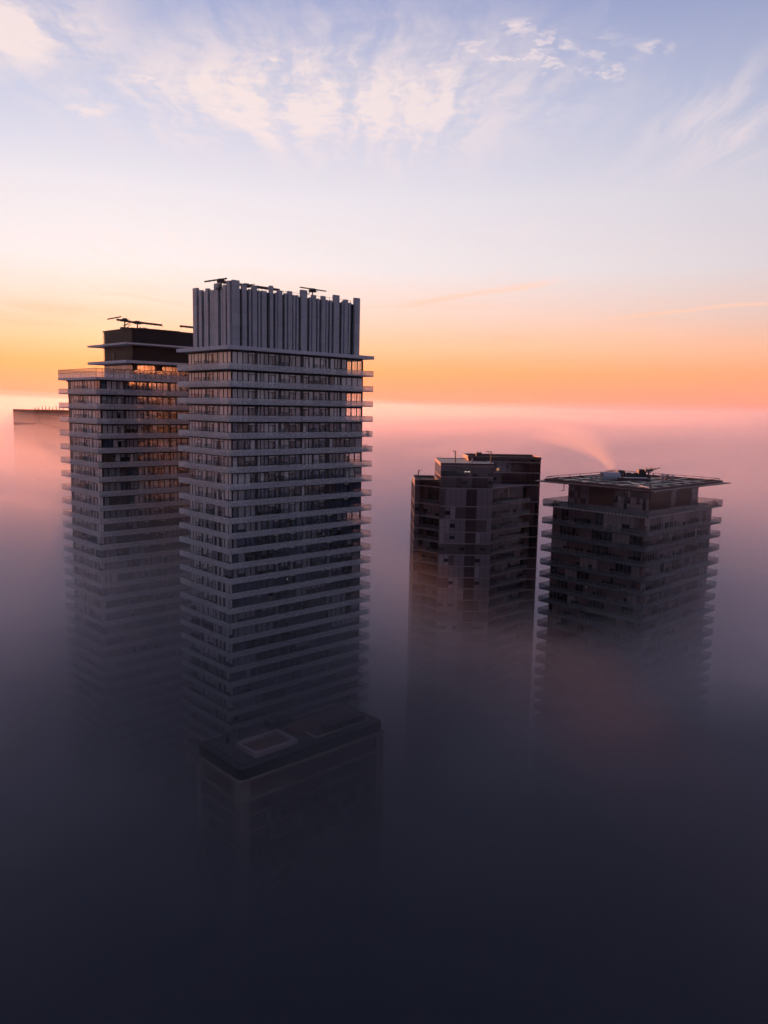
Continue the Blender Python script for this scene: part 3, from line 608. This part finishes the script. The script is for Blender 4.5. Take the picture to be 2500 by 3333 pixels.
for i, z in enumerate(levD):
    o = link('balcony', balD, TD, (0, 0, G + z)); link('balustrade', gD, o); link('railing', rD, o)
    zt = (levD[i - 1] if i else -20.15) - 1.36; zf = z - 1.16
    if i > 27: continue
    for (A, B, L, sp) in (((0, 1.75), (U, 1.75), 33.4, .74), ((1.75, V), (1.75, 0), 24.1, .95)):
        q = 1.95; cur = 'c1'; run = 0
        while q < L - .9:
            if run <= 0: cur = R.choice(['c1', 'c0', 'c1', 'c1', 'c0', 'c2'] if A[1] > 2 else ['c1', 'c0', 'c1', 'c2', 'c0', 'c2']); run = R.choice([1, 2, 2, 3, 4])
            run -= 1
            wd = sp * R.choice([1, 1, 1, 1.3]) if sp > .8 else sp
            fac.window(A, B, q, q + wd - .12, G + zf + .1, G + zt - .25, [M[cur], M['c0']], R.choice([None, None, .7, .5]))
            mul.seg(A, B, q + wd - .1, q + wd - .04, G + zf, G + zt, 0, .07, M['rail'] if sp > .8 else M['brownslab'])
            q += wd
fac.finish(); mul.build('mullion', TD)
# terrace level
MB().box((.06, .06, G - 21.5), (U - .06, V - .06, G - 21.2), M['soffit']).build('terrace', TD)
g, r = rail_ring(G - 21.15, G - 19.87, (0, 0), (U, V), .82); g.build('balustrade', TD); r.build('railing', TD)
b = MB()
for k in range(43): b.box((.2 + k * .815, -.055, G - 21.5), (.72 + k * .815, .05, G - 21.22), M['roofpale'])
for k in range(31): b.box((-.055, .3 + k * .815, G - 21.5), (.05, .82 + k * .815, G - 21.22), M['roofpale'])
b.build('edge_block', TD)
# penthouse and roof
MB().box((6.1, 3.0, G - 21.2), (28.5, 23.3, G - 16.1), M['brown']).build('penthouse_wall', TD)
fp = Facade(TD, 0)
for z0, z1 in ((-20.9, -19.6), (-19.5, -18.2), (-18.1, -16.9)):
    for k in range(7): fp.window((6.1, 23.3), (6.1, 3), .3 + k * .75, .95 + k * .75, G + z0, G + z1, [M[R.choice(['c2', 'c1', 'c2'])]] * 2)
    for k in range(11): fp.window((6.1, 23.3), (6.1, 3), 12.0 + k * .74, 12.66 + k * .74, G + z0, G + z1, [M[R.choice(['c3', 'c2', 'c3', 'c0'])]] * 2)
    for k in range(5): fp.window((6.1, 3), (28.5, 3), 19.0 + k * .68, 19.6 + k * .68, G + z0, G + z1, [M[R.choice(['c3', 'c2'])]] * 2)
    for k in range(3): fp.window((6.1, 3), (28.5, 3), 9.2 + k * .78, 9.9 + k * .78, G + z0, G + z1, [M['c1']] * 2)
fp.finish()
# flat roof: thin slab with sharp tips, raised kerb, ribs, rail
b = MB().prism([(-.4, 28.1), (.3, .2), (-.1, -.9), (1.2, -.7), (36.6, -.9), (36.0, 1), (36.0, 27.6)], G - 16.08, G - 15.86, M['brown'])
b.build('roof_slab', TD)
MB().ring((1.6, .6), (35.6, 26.9), G - 15.86, G - 15.42, .3, M['brown']).box((1.9, .9, G - 15.86), (35.3, 26.6, G - 15.72), M['deck']).build('roof_kerb', TD)
b = MB()
for u in (6.5, 12.0, 17.5, 23.0, 28.5): b.box((u - .16, 1.0, G - 15.72), (u + .16, 26.5, G - 15.56), M['pale'])
for v in (4.6, 9.2, 13.8, 18.4, 23.0):
    prev = 2.0
    for u in (6.5, 12.0, 17.5, 23.0, 28.5, 35.46): b.box((prev, v - .15, G - 15.72), (u - .165, v + .15, G - 15.565), M['pale']); prev = u + .165
for (p, q) in (((2.2, 1.2), (13.8, 12.9)), ((13.2, 4.8), (7.2, 9.0))): b.bar((p[0], p[1], G - 15.50), (q[0], q[1], G - 15.50), .34, M['pale'], .1)
b.build('roof_rib', TD)
b = MB().ring((1.7, .75), (34.4, 26.4), G - 14.96, G - 14.86, .1, M['rail'])
for k in range(8):
    for v in (.78, 26.3): b.box((1.8 + k * 4.6, v, G - 15.42), (1.92 + k * 4.6, v + .1, G - 14.96), M['rail'])
for k in range(7):
    for u in (1.72, 34.3): b.box((u, .9 + k * 4.1, G - 15.42), (u + .1, 1.0 + k * 4.1, G - 14.96), M['rail'])
b.build('railing', TD)
b = MB()
for (u, v) in ((5.6, 24.2), (29.6, 3.6)):
    b.bar((u, v, G - 16.1), (u, v, G - 18.2), .12, M['rail']).bar((u, v, G - 18.2), (u - .8, v + .4, G - 18.25), .12, M['rail'])
b.build('drain_pipe', TD)
# rooftop plant on the flat roof: each machine its own thing
def plant(label, name, cat, u, v, fn, rz=0.0):
    t = thing(name, label, cat, at(TD, u, v, -15.56), TD.rotation_euler[2] + rz); fn(t)
def f_tank(t):
    mb = MB()
    for k in range(12):
        a0, a1 = pi * k / 12, pi * (k + 1) / 12
        p = lambda a, x: (x, -cos(a) * 1.15, .5 + sin(a) * 1.15)
        mb.hexa([(-2.3, 0, .45), (2.1, 0, .45), p(a0, 2.1), p(a0, -2.3), (-2.3, 0, .5), (2.1, 0, .5), p(a1, 2.1), p(a1, -1.7)], M['steel'])
    mb.build('casing', t)
    MB().box((-2.2, -1.1, 0), (2.0, 1.1, .5), M['steel']).build('base', t)
    g = MB().ring((-1.0, -.9), (1.2, .9), 1.95, 2.02, .05, M['rail'])
    for x in (-1.0, 0, 1.1):
        for y in (-.88, .84): g.box((x, y, 1.5), (x + .05, y + .05, 1.95), M['rail'])
    g.build('guard_rail', t)
plant('grey rounded cooling tower with a guard rail, steaming on the flat roof', 'cooling_tower', 'cooling tower', 15.6, 18.3, f_tank, -.78)
def f_box(w, d, h, n, mat='dark'):
    def f(t):
        MB().box((-w / 2, -d / 2, .25), (w / 2, d / 2, h), M[mat]).build('casing', t)
        MB().box((-w / 2 + .1, -d / 2 + .1, 0), (w / 2 - .1, d / 2 - .1, .25), M['rail']).build('base', t)
        for k in range(n): MB().cyl((-w / 2 + w * (k + .5) / n, 0, h), (-w / 2 + w * (k + .5) / n, 0, h + .22), min(w / n, d) * .38, min(w / n, d) * .38, M['rail'], 16).build('fan', t)
    return f
plant('dark square fan unit just right of the rounded cooling tower', 'fan_unit', 'fan unit', 19.6, 18.0, f_box(1.7, 1.7, 1.75, 1), -.78)
plant('long low dark air handling unit in the middle of the flat roof', 'air_handling_unit', 'air unit', 21.3, 15.9, f_box(3.2, 1.5, 1.25, 2), -.78)
plant('tall dark box unit between the long air unit and the rig', 'fan_unit', 'fan unit', 24.2, 15.2, f_box(1.7, 1.9, 2.0, 1), -.78)
def f_plinth(t): MB().box((-3.2, -1.1, 0), (3.2, 1.1, .55), M['brown']).build('curb', t); MB().box((-3.3, -1.2, .55), (3.3, 1.2, .62), M['roofpale']).build('lid', t)
plant('long brown raised hatch in front of the air units on the flat roof', 'roof_hatch', 'hatch', 17.6, 13.6, f_plinth, -.78)
def f_rig(t):
    MB().box((-.4, -.4, 0), (.4, .4, 1.1), M['brown']).build('base', t)
    MB().cyl((0, 0, 1.1), (0, 0, 2.0), .2, .16, M['dark']).build('mast', t)
    h = MB().box((-.9, -.5, 1.9), (.9, .5, 2.3), M['dark'])
    for k in range(9): a = k * 2.4; h.bar((cos(a) * .5, sin(a) * .4, 1.6), (cos(a) * .7, sin(a) * .5, 2.6 + (k % 3) * .15), .09, M['dark'])
    h.build('winch', t)
    MB().bar((0, 0, 2.3), (2.6, 0, 2.75), .16, M['dark']).build('boom', t); MB().bar((0, 0, 2.2), (2.0, .7, 2.3), .12, M['dark']).build('boom', t)
plant('small dark crane rig bristling with arms, right of the roof machines', 'roof_crane', 'crane', 23.4, 12.9, f_rig, -.78)
for (u, v, r, h, l) in ((29.6, 12.6, .42, .75, 'capped vent standing alone right of the rig'), (25.4, 10.3, .45, .8, 'capped vent, left of the close trio near the right edge'), (26.6, 9.9, .45, .95, 'capped vent, middle of the close trio near the right edge'), (27.0, 8.7, .5, .8, 'capped vent, right of the close trio near the right edge'), (10.65, 20.3, .38, .75, 'capped vent farthest left of the rounded cooling tower'), (12.3, 20.0, .38, .8, 'capped vent next to the left end of the cooling tower'), (14.6, 14.6, .16, 1.5, 'tall thin brown flue pipe in front of the cooling tower')):
    vent(TD, u, v, -15.56, r, h, l, True, 'roofpale' if r > .3 else 'brown')
# steam plume: a bent, widening, closed cloud of thin volume drifting left
def plume_obj(name, label, base, pts, dens, col, seed=0):
    bm = bmesh.new(); rings = []; n = 20
    for k, (dx, dy, dz, r) in enumerate(pts):
        ring = []
        for i in range(n):
            a = 2 * pi * i / n; w = 1 + .38 * noise.noise(Vector((cos(a) * 1.3 + seed, sin(a) * 1.3, k * .42)))
            ring.append(bm.verts.new((base[0] + dx + cos(a) * r * w, base[1] + dy + sin(a) * r * w * .8, base[2] + dz + cos(a) * r * w * .35)))
        rings.append(ring)
    for a, b_ in zip(rings, rings[1:]):
        for i in range(n): bm.faces.new((a[i], a[(i + 1) % n], b_[(i + 1) % n], b_[i]))
    bm.faces.new(list(reversed(rings[0]))); bm.faces.new(rings[-1])
    me = bpy.data.meshes.new(name); bm.to_mesh(me); bm.free(); me.materials.append(fog_material('steam_air', dens, col, .55))
    o = bpy.data.objects.new(name, me); COL.objects.link(o); o['kind'] = 'stuff'; o['label'] = label; o['category'] = 'steam'
bx = at(TD, 15.9, 18.1, -13.4)
PP = [(0, 0, 0, .9), (-.5, .3, 1.2, 1.3), (-1.6, 1, 2.7, 2.0), (-3.4, 2, 4.4, 2.8), (-6, 3.2, 6.1, 3.7), (-9.2, 4.2, 7.4, 4.4), (-12.4, 5, 8.6, 4.6), (-15.4, 5.6, 9.8, 3.6), (-17.2, 5.9, 10.6, 1.4)]
for q_, (sh, dn, nn) in enumerate(((1.15, .025, 9), (.95, .04, 8), (.78, .06, 7), (.62, .11, 6), (.5, .2, 5), (.4, .35, 4))):
    plume_obj('steam', 'orange lit steam plume blowing left off the flat roofed tower', bx, [(a_, b_, c_, r_ * sh * (1 if k_ < nn - 2 else .6 if k_ < nn - 1 else .12)) for k_, (a_, b_, c_, r_) in enumerate(PP[:nn])], dn, (.99, .95, .92), sh * 5)
bx = at(TL, 14.8, 10, 17.3)
plume_obj('steam', 'wisp of orange steam behind the long boom on the black roof', bx, [(0, 0, 0, .25), (-.2, 0, .6, .5), (-.5, 0, 1.3, .7), (-1.0, 0, 1.9, .6), (-1.4, 0, 2.3, .15)], .25, (.99, .95, .92), 3)

# ------------------------------------------------------------------ brown tower with stepped roofs
TC = thing('apartment_tower', 'dark reddish glass tower with three stepped flat roofs and davit poles', 'tower', (13.8404, 195.3897, 0), .0107)
levC = [-24.02 - 3.258 * i for i in range(3)]
while levC[-1] - 2.9 > -146: levC.append(levC[-1] - 2.9)
P0 = [(-6.05, 5.9), (-4.8, 6.05), (0, 1.5), (0, 0), (13.3, 0), (13.3, 1.6), (25.3, 12.55), (27.7, 12.9), (27.7, 25.2), (-6.05, 25.2)]
Win = [(-5.95, 6.0), (-4.75, 6.2), (-3.6, 7.2), (.2, 3.6), (.1, .1), (13.2, .1), (13.2, 3.4), (24.0, 13.4), (25.2, 12.8), (27.6, 13.0), (27.6, 25.1), (-5.95, 25.1)]
MB().prism(Win, 0, G - 19.52, M['brown']).build('wall', TC)
MB().box((.1, .1, G - 19.5), (13.2, 20.0, G - 13.42), M['brown']).build('wall', TC)
MB().box((8.35, 13.1, G - 19.5), (27.6, 25.1, G - 12.9), M['brown']).build('wall', TC)
MB().prism([(-5.95, 6.0), (-4.75, 6.2), (.2, 1.7), (.2, 19), (-5.95, 19)], G - 19.5, G - 18.6, M['brown']).build('wall', TC)
sl_ = MB().prism(P0, -.27, 0, M['brownslab']).mesh('floor_slab')
fac = Facade(TC, 99); fr = MB()
def cwall(A, B, z0, z1, cols, darkcols=(), pal=None, sill=.95, mull=True):
    L = sqrt((B[0] - A[0]) ** 2 + (B[1] - A[1]) ** 2); wd = L / cols; cur = 'c1'
    for k in range(cols):
        if R.random() < .5: cur = R.choice(pal or ['c1', 'c2', 'c3', 'c2', 'c0'])
        c = 'c4' if k in darkcols else cur
        zs = z0 + sill
        if sill > 0:
            fac.window(A, B, k * wd + .04, (k + 1) * wd - .04, zs + .05, z1 - .04, [M[c], M['c0']], None if k in darkcols else R.choice([None, None, None, None, None, .5]))
            fac.window(A, B, k * wd + .04, (k + 1) * wd - .04, z0 + .04, zs - .03, [M['c4' if k in darkcols else c]] * 2)
        else: fac.window(A, B, k * wd + .04, (k + 1) * wd - .04, z0 + .04, z1 - .04, [M[c], M['c0']], R.choice([None, .5, .7]))
        if mull: fr.seg(A, B, k * wd - .05, k * wd + .05, z0, z1, -.002, .07, M['black'])
rc_me = []
for (A, B) in (((-4.8, 6.05), (0, 1.5)), ((13.35, 1.6), (25.2, 12.5))):
    railC = MB(); L = sqrt((B[0] - A[0]) ** 2 + (B[1] - A[1]) ** 2); railC.seg(A, B, 0, L, .05, 1.0, -.12, -.09, M['railglass']); railC.seg(A, B, 0, L, 1.0, 1.05, -.14, -.07, M['rail'])
    for k in range(int(L / 1.2)): railC.seg(A, B, k * 1.2, k * 1.2 + .04, 0, 1.0, -.07, -.04, M['rail'])
    rc_me.append(railC.mesh('railing'))
for i, z in enumerate(levC):
    o = link('floor_slab', sl_, TC, (0, 0, G + z)); [link('railing', q_, TC, (0, 0, G + z)) for q_ in rc_me if i < 26]
    zt = (levC[i - 1] - .27) if i else -19.78
    if i > 22: continue
    z0, z1 = G + z, G + zt
    cwall((.1, .1), (13.2, .1), z0, z1, 10, (5, 6), ['c2', 'c2', 'c3', 'c2', 'c2', 'c1'])
    cwall((-5.95, 6.0), (-4.75, 6.2), z0, z1, 1, (), ['c1', 'c2'])
    cwall((-3.6, 7.2), (.2, 3.6), z0, z1, 4, (), ['c0', 'c0', 'c1', 'c2'], 0)
    cwall((13.2, 3.4), (24.0, 13.4), z0, z1, 11, (), ['c0', 'c0', 'c1', 'c2'], 0)
    cwall((25.2, 12.8), (27.6, 13.0), z0, z1, 2, (), ['c1', 'c0'])
    cwall((-5.95, 25.1), (-5.95, 6.0), z0, z1, 12, (), ['c1', 'c2', 'c3'])
# upper storeys
def cap(name, poly, z0, z1, mat): MB().prism(poly, G + z0, G + z1, M[mat]).build(name, TC)
cap('floor_slab', P0, -19.78, -19.51, 'brownslab')
for z in (-16.66, -13.83): MB().box((0, 0, G + z - .26), (13.3, 20.1, G + z), M['brownslab']).build('floor_slab', TC)
for z in (-16.35, -13.55): MB().box((13.302, 13.0, G + z - .26), (27.7, 25.2, G + z), M['brownslab']).build('floor_slab', TC)
cwall((.1, .1), (13.2, .1), G - 19.5, G - 16.92, 10, (6, 7, 8), ['c4', 'c1', 'c1']); cwall((.1, .1), (13.2, .1), G - 16.66, G - 14.09, 10, (), ['c1', 'c1', 'c1', 'c4'], .0)
cwall((13.302, 13.1), (27.6, 13.1), G - 19.5, G - 16.61, 11, (3, 4, 5, 6, 7, 8, 9, 10), ['c1']); cwall((13.302, 13.1), (27.6, 13.1), G - 16.35, G - 13.81, 11, (5, 6, 7, 8, 9, 10), ['c1', 'c2', 'c1']); cwall((13.302, 13.1), (27.6, 13.1), G - 13.55, G - 12.4, 11, range(11), None, 0)
cwall((.1, 20), (.1, .1), G - 19.5, G - 16.92, 12, (), ['c1', 'c2'], 0); cwall((.1, 20), (.1, .1), G - 16.66, G - 14.09, 12, (), ['c1', 'c2'], 0)
cwall((-5.95, 6.0), (-4.75, 6.2), G - 19.5, G - 18.3, 1, (0,), None, 0); cwall((-4.75, 6.2), (.2, 1.7), G - 19.5, G - 18.3, 4, range(4), None, 0)
# parapets and roofs
MB().box((.3, .3, G - 13.80), (13.0, 19.8, G - 13.70), M['brownslab']).box((-5.7, 6.6, G - 18.6), (-.1, 18.8, G - 18.52), M['roof']).box((8.6, 13.4, G - 12.9), (27.4, 24.9, G - 12.86), M['roof']).build('roof', TC)
b = MB().ring((0, 0), (13.3, 20.1), G - 13.83, G - 13.35, .26, M['brown']); b.ring((8.2, 13.0), (27.7, 25.2), G - 12.9, G - 12.3, .3, M['brown'])
b.ring((-6.05, 6.2), (-.02, 19.2), G - 18.6, G - 18.13, .25, M['brown']); b.build('parapet', TC)
MB().ring((-.02, -.02), (13.32, 20.12), G - 13.35, G - 13.30, .3, M['roofpale']).ring((8.18, 12.98), (27.72, 25.22), G - 12.3, G - 12.25, .34, M['roofpale']).ring((-6.07, 6.18), (0, 19.22), G - 18.13, G - 18.08, .3, M['roofpale']).build('coping', TC)
MB().seg((-.0, 20.1), (-.0, 0), 0, 20.1, G - 16.6, G - 13.9, .002, .03, M['brownslab']).build('side_panel', TC) if 0 else None
fac.finish(); fr.build('mullion', TC)
b = MB()
b.box((6.0, -.02, G - 15.45), (6.5, .06, G - 15.39), M['lamp']).box((6.75, -.02, G - 15.45), (7.3, .06, G - 15.39), M['lamp'])
b.build('ceiling_lamp', TC)
MB().box((15.9, 13.0, G - 15.6), (16.6, 13.06, G - 15.5), M['lampwarm']).box((16.0, 13.0, G - 15.95), (16.5, 13.06, G - 15.9), M['lampwarm']).build('ceiling_lamp', TC)
def davit(u, v, z, h, arm, label):
    t = thing('davit_post', label, 'davit', at(TC, u, v, z), TC.rotation_euler[2], 'davit posts on the brown tower')
    MB().box((-.25, -.25, 0), (.25, .25, .15), M['rail']).box((-.11, -.11, .15), (.11, .11, h), M['brown']).build('post', t)
    mb = MB().bar((0, 0, h - .05), (arm, 0, h + .02), .12, M['brown'])
    mb.bar((arm * .8, 0, h), (arm * .1, 0, h - .9), .07, M['brown']).bar((arm * .5, 0, h), (arm * .1, 0, h - .5), .06, M['brown']); mb.build('arm', t)
davit(3.8, 2.2, -13.7, 3.3, -.75, 'brown davit post standing on the middle roof near its left end'); davit(12.75, 2.2, -13.7, 3.35, -1.35, 'brown davit post at the right end of the middle roof, arm to the left')
davit(-5.0, 9.0, -18.52, 2.6, .6, 'brown davit post alone on the lowest roof at the left')
t = thing('roof_vent', 'small pale cone vent on the middle roof between the two davit posts', 'vent', at(TC, 8.6, 6.5, -13.7), 0); MB().cyl((0, 0, 0), (0, 0, 1.3), .35, .1, M['roofpale']).build('pipe', t); MB().cyl((0, 0, 1.3), (0, 0, 1.45), .16, .16, M['rail']).build('cap', t)
t = thing('fan_unit', 'boxy dark fan unit rising behind the highest roof edge', 'fan unit', at(TC, 11.9, 19.5, -12.86)); MB().box((-.75, -.6, 0), (.75, .6, 1.1), M['dark']).build('casing', t)
for k in range(3): MB().cyl((-.5 + k * .5, 0, 1.1), (-.5 + k * .5, 0, 1.35), .18, .18, M['dark']).build('fan', t)
# ------------------------------------------------------------------ sunken building in front, only its roof shows through the fog
TE = thing('apartment_building', 'sunken building whose rounded dark roof just shows through the fog, nearest the camera', 'building', (-22.99, 123.5, 0), .755)
UE, VE = 32.6, 14.2
MB().box((.35, .35, 0), (UE - .35, VE - .35, G - 60.6), M['brown']).build('wall', TE)
b = MB()
for (x, y) in ((0, 0), (UE - 1.9, 0), (0, VE - 1.9), (UE - 1.9, VE - 1.9)): b.box((x, y, 0), (x + 1.9, y + 1.9, G - 62.5), M['tan'])
b.build('corner_pier', TE)
def rrect(x0, y0, x1, y1, r, n=6):
    P = []
    for cx, cy_, a0 in ((x1 - r, y0 + r, -pi / 2), (x1 - r, y1 - r, 0), (x0 + r, y1 - r, pi / 2), (x0 + r, y0 + r, pi)):
        for k in range(n + 1): a = a0 + pi / 2 * k / n; P.append((cx + cos(a) * r, cy_ + sin(a) * r))
    return P
MB().box((-.15, -.15, G - 62.5), (UE + .15, VE + .15, G - 62.0), M['tan']).box((-.1, -.1, G - 66.1), (UE + .1, VE + .1, G - 65.65), M['tan']).build('cornice', TE)
MB().prism(rrect(.1, .1, UE - .1, VE - .1, 1.0), G - 62.0, G - 60.1, M['black']).build('mansard', TE)
b = MB().prism(rrect(1.6, 1.6, UE - 1.6, VE - 1.6, .6), G - 60.1, G - 60.0, M['roof']); b.ring((17.5, 1.9), (UE - 1.9, VE - 1.9), G - 60.0, G - 59.8, .35, M['tan'])
b.build('roof', TE)
MB().ring((4.5, 2.2), (13.5, 8.3), G - 60.0, G - 59.1, .4, M['brownslab']).box((5.0, 2.7, G - 60.0), (13.0, 7.8, G - 59.7), M['brown']).build('roof_well', TE)
MB().prism(rrect(15, 5.2, 29, 9.2, 1.9), G - 60.0, G - 59.3, M['brown']).build('terrace_deck', TE)
for (u0, u1) in ((20.5, 24.5), (25.0, 29.5)):
    t = thing('glass_canopy', ('left' if u0 < 22 else 'right') + ' hand pale glass box on the roof sunk in the fog', 'canopy', at(TE, u0, 2.4, -60.0), .755, 'glass canopies on the sunken roof')
    MB().box((0, 0, .1), (u1 - u0, 1.9, 1.2), M['c0']).build('glazing', t); MB().box((-.1, -.1, 1.2), (u1 - u0 + .1, 2.0, 1.3), M['rail']).build('frame', t)
t = thing('air_handling_unit', 'blocky grey air unit in the middle of the fogbound roof', 'air unit', at(TE, 13.2, 9.6, -60.0), .755); MB().box((0, 0, 0), (4.5, 2.6, 1.5), M['rail']).build('casing', t); MB().box((1, .5, 1.5), (2.2, 1.8, 2.1), M['dark']).build('fan', t)
vent(TE, 7.6, 11.4, -60.0, .5, 1.4, 'fat capped vent at the back of the fogbound roof'); vent(TE, 4.4, 10.8, -60.0, .35, 1.0, 'slim capped vent at the left end of the fogbound roof')
fac = Facade(TE, 90); levE = [-65.65 - 3.0 * i for i in range(27)]
slE = MB().box((.2, .2, -.25), (UE - .2, VE - .2, 0), M['tan']).mesh('floor_slab')
for i, z in enumerate(levE):
    if i: link('floor_slab', slE, TE, (0, 0, G + z))
    if i > 16: continue
    q = 2.2
    while q < UE - 3.2:
        wd = R.choice([.8, 1.1, 1.6]); 
        if R.random() < .75: fac.window((0, .35), (UE, .35), q, q + wd, G + z - 2.5, G + z - .7, [M[R.choice(['g0', 'g1', 'g2', 'c1', 'g1'])], M['g0']], R.choice([None, .5]))
        q += wd + R.choice([.15, .2, 1.3])
    q = 2.4
    while q < VE - 3.2:
        if R.random() < .7: fac.window((.35, VE), (.35, 0), q, q + 1.1, G + z - 2.5, G + z - .7, [M[R.choice(['g0', 'g1', 'c1'])]] * 2)
        q += 1.5
fac.finish()
# plants in planters on balconies and terraces
def shrub(root, u, v, z, w, h, label):
    t = thing('planter_shrub', label, 'plant', at(root, u, v, z), root.rotation_euler[2], 'planted shrubs on balconies')
    MB().box((-w / 2, -.2, 0), (w / 2, .2, .4), M['frame']).build('planter', t)
    f = MB(); k = f.mi(M['leaf'])
    for q in range(int(150 * w)):
        c = Vector((R.gauss(0, w * .26), R.gauss(0, .16), .42 + abs(R.gauss(0, h * .38)))); a = Vector((R.uniform(-1, 1), R.uniform(-1, 1), R.uniform(-1, 1))).normalized() * .09; b_ = a.cross(Vector((R.uniform(-1, 1), R.uniform(-1, 1), 1))).normalized() * .06
        n_ = len(f.v); f.v += [tuple(c - a), tuple(c + b_), tuple(c + a), tuple(c - b_)]; f.f.append((n_, n_ + 1, n_ + 2, n_ + 3)); f.m.append(k)
    f.build('foliage', t)
shrub(TD, .8, 23.0, -21.2, 1.8, .9, 'bushy shrub behind the glass at the left end of the broad roofed tower terrace')
shrub(TD, .8, 19.0, -21.2, 1.2, .7, 'low shrub second along the left terrace of the broad roofed tower')
shrub(TD, 32.6, .8, -21.2, 3.0, 1.0, 'long hedge of shrub behind glass at the right terrace end of the broad roofed tower')
shrub(TM, .9, 16.2, 7.8955 - 9 * 3.3 - 7 * 3.0 - .97, 1.6, 1.0, 'dark shrub on a low left balcony of the tallest tower, just above the fog')
shrub(TM, 29.8, .9, 7.8955 - 9 * 3.3 - 2 * 3.0 - .97, 1.4, 1.4, 'green shrub on the right hand face of the tallest tower, two thirds along a balcony')
shrub(TM, 36.4, .9, 7.8955 - 4 * 3.3 - .97, .9, .9, 'shrub silhouetted at the right corner balcony of the tallest tower, upper floors')
shrub(TM, 36.0, 1.0, 7.8955 - 5 * 3.3 - .97, 1.1, 1.0, 'round shrub at the right corner balcony directly below another corner shrub')
for (rt, u, v, z, n_) in ((TM, 15.2, 1.84, -36.3, 0), (TD, 1.74, 12.0, -62.5, 1), (TD, 1.74, 14.5, -38.7, 2)):
    MB().box((u - .05, v - .06, G + z), (u + .05, v - .01, G + z + .1), M['lamp']).build('wall_lamp', rt) if v < 2 else MB().box((u - .06, v, G + z), (u - .01, v + .1, G + z + .1), M['lamp']).build('wall_lamp', rt)
# ------------------------------------------------------------------ far buildings
TF = thing('office_block', 'wide hazy orange block half drowned in fog at the left edge', 'building', (0, 0, 0)); TF.location = (-190.6, 430, 0); TF.rotation_euler = (0, 0, .76)
MB().box((0, 0, 0), (40, 33, G - 4.9), M['hazetint']).build('wall', TF)  # walls and ribs carry the haze's sunlit orange as base colour
b = MB(); 
for k in range(36): b.box((.3 + k * 1.1, -.25, G - 60), (.5 + k * 1.1, 0, G - 4.7), M['hazetint'])
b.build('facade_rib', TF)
b = MB()
for k in range(9): b.cyl((2 + k * 1.9, 4, G - 4.9), (2 + k * 1.9, 4, G - 3.4 + R.random() * .8), .25, .15, M['rail'])
b.build('mast', TF)
t = thing('slender_tower', 'tiny slim tower poking out of the fog on the horizon', 'tower', (169.0, 2200, 0)); MB().box((-2, -2, 0), (2, 2, G + 2.6), M['brown']).build('shaft', t); MB().box((-1.4, -1.4, G + 2.6), (1.4, 1.4, G + 4.0), M['brown']).build('top_storey', t)
# ground under the fog
gm, nt = nmat('ground_earth'); tc = N(nt, 'ShaderNodeTexCoord').outputs['Object']
n = N(nt, 'ShaderNodeTexNoise', i0=tc, Scale=.02, Detail=8.0).outputs[0]
N(nt, 'ShaderNodeOutputMaterial', Surface=N(nt, 'ShaderNodeBsdfPrincipled', Base_Color=ramp(nt, n, [(.35, (.05, .05, .052)), (.55, (.06, .07, .045)), (.7, (.09, .085, .08))]), Roughness=.9).outputs[0])
bm = bmesh.new(); bmesh.ops.create_grid(bm, x_segments=20, y_segments=20, size=5000); me = bpy.data.meshes.new('ground'); bm.to_mesh(me); bm.free(); me.materials.append(gm)
o = bpy.data.objects.new('ground', me); COL.objects.link(o); o['kind'] = 'structure'; o.location = (0, 2000, 0)
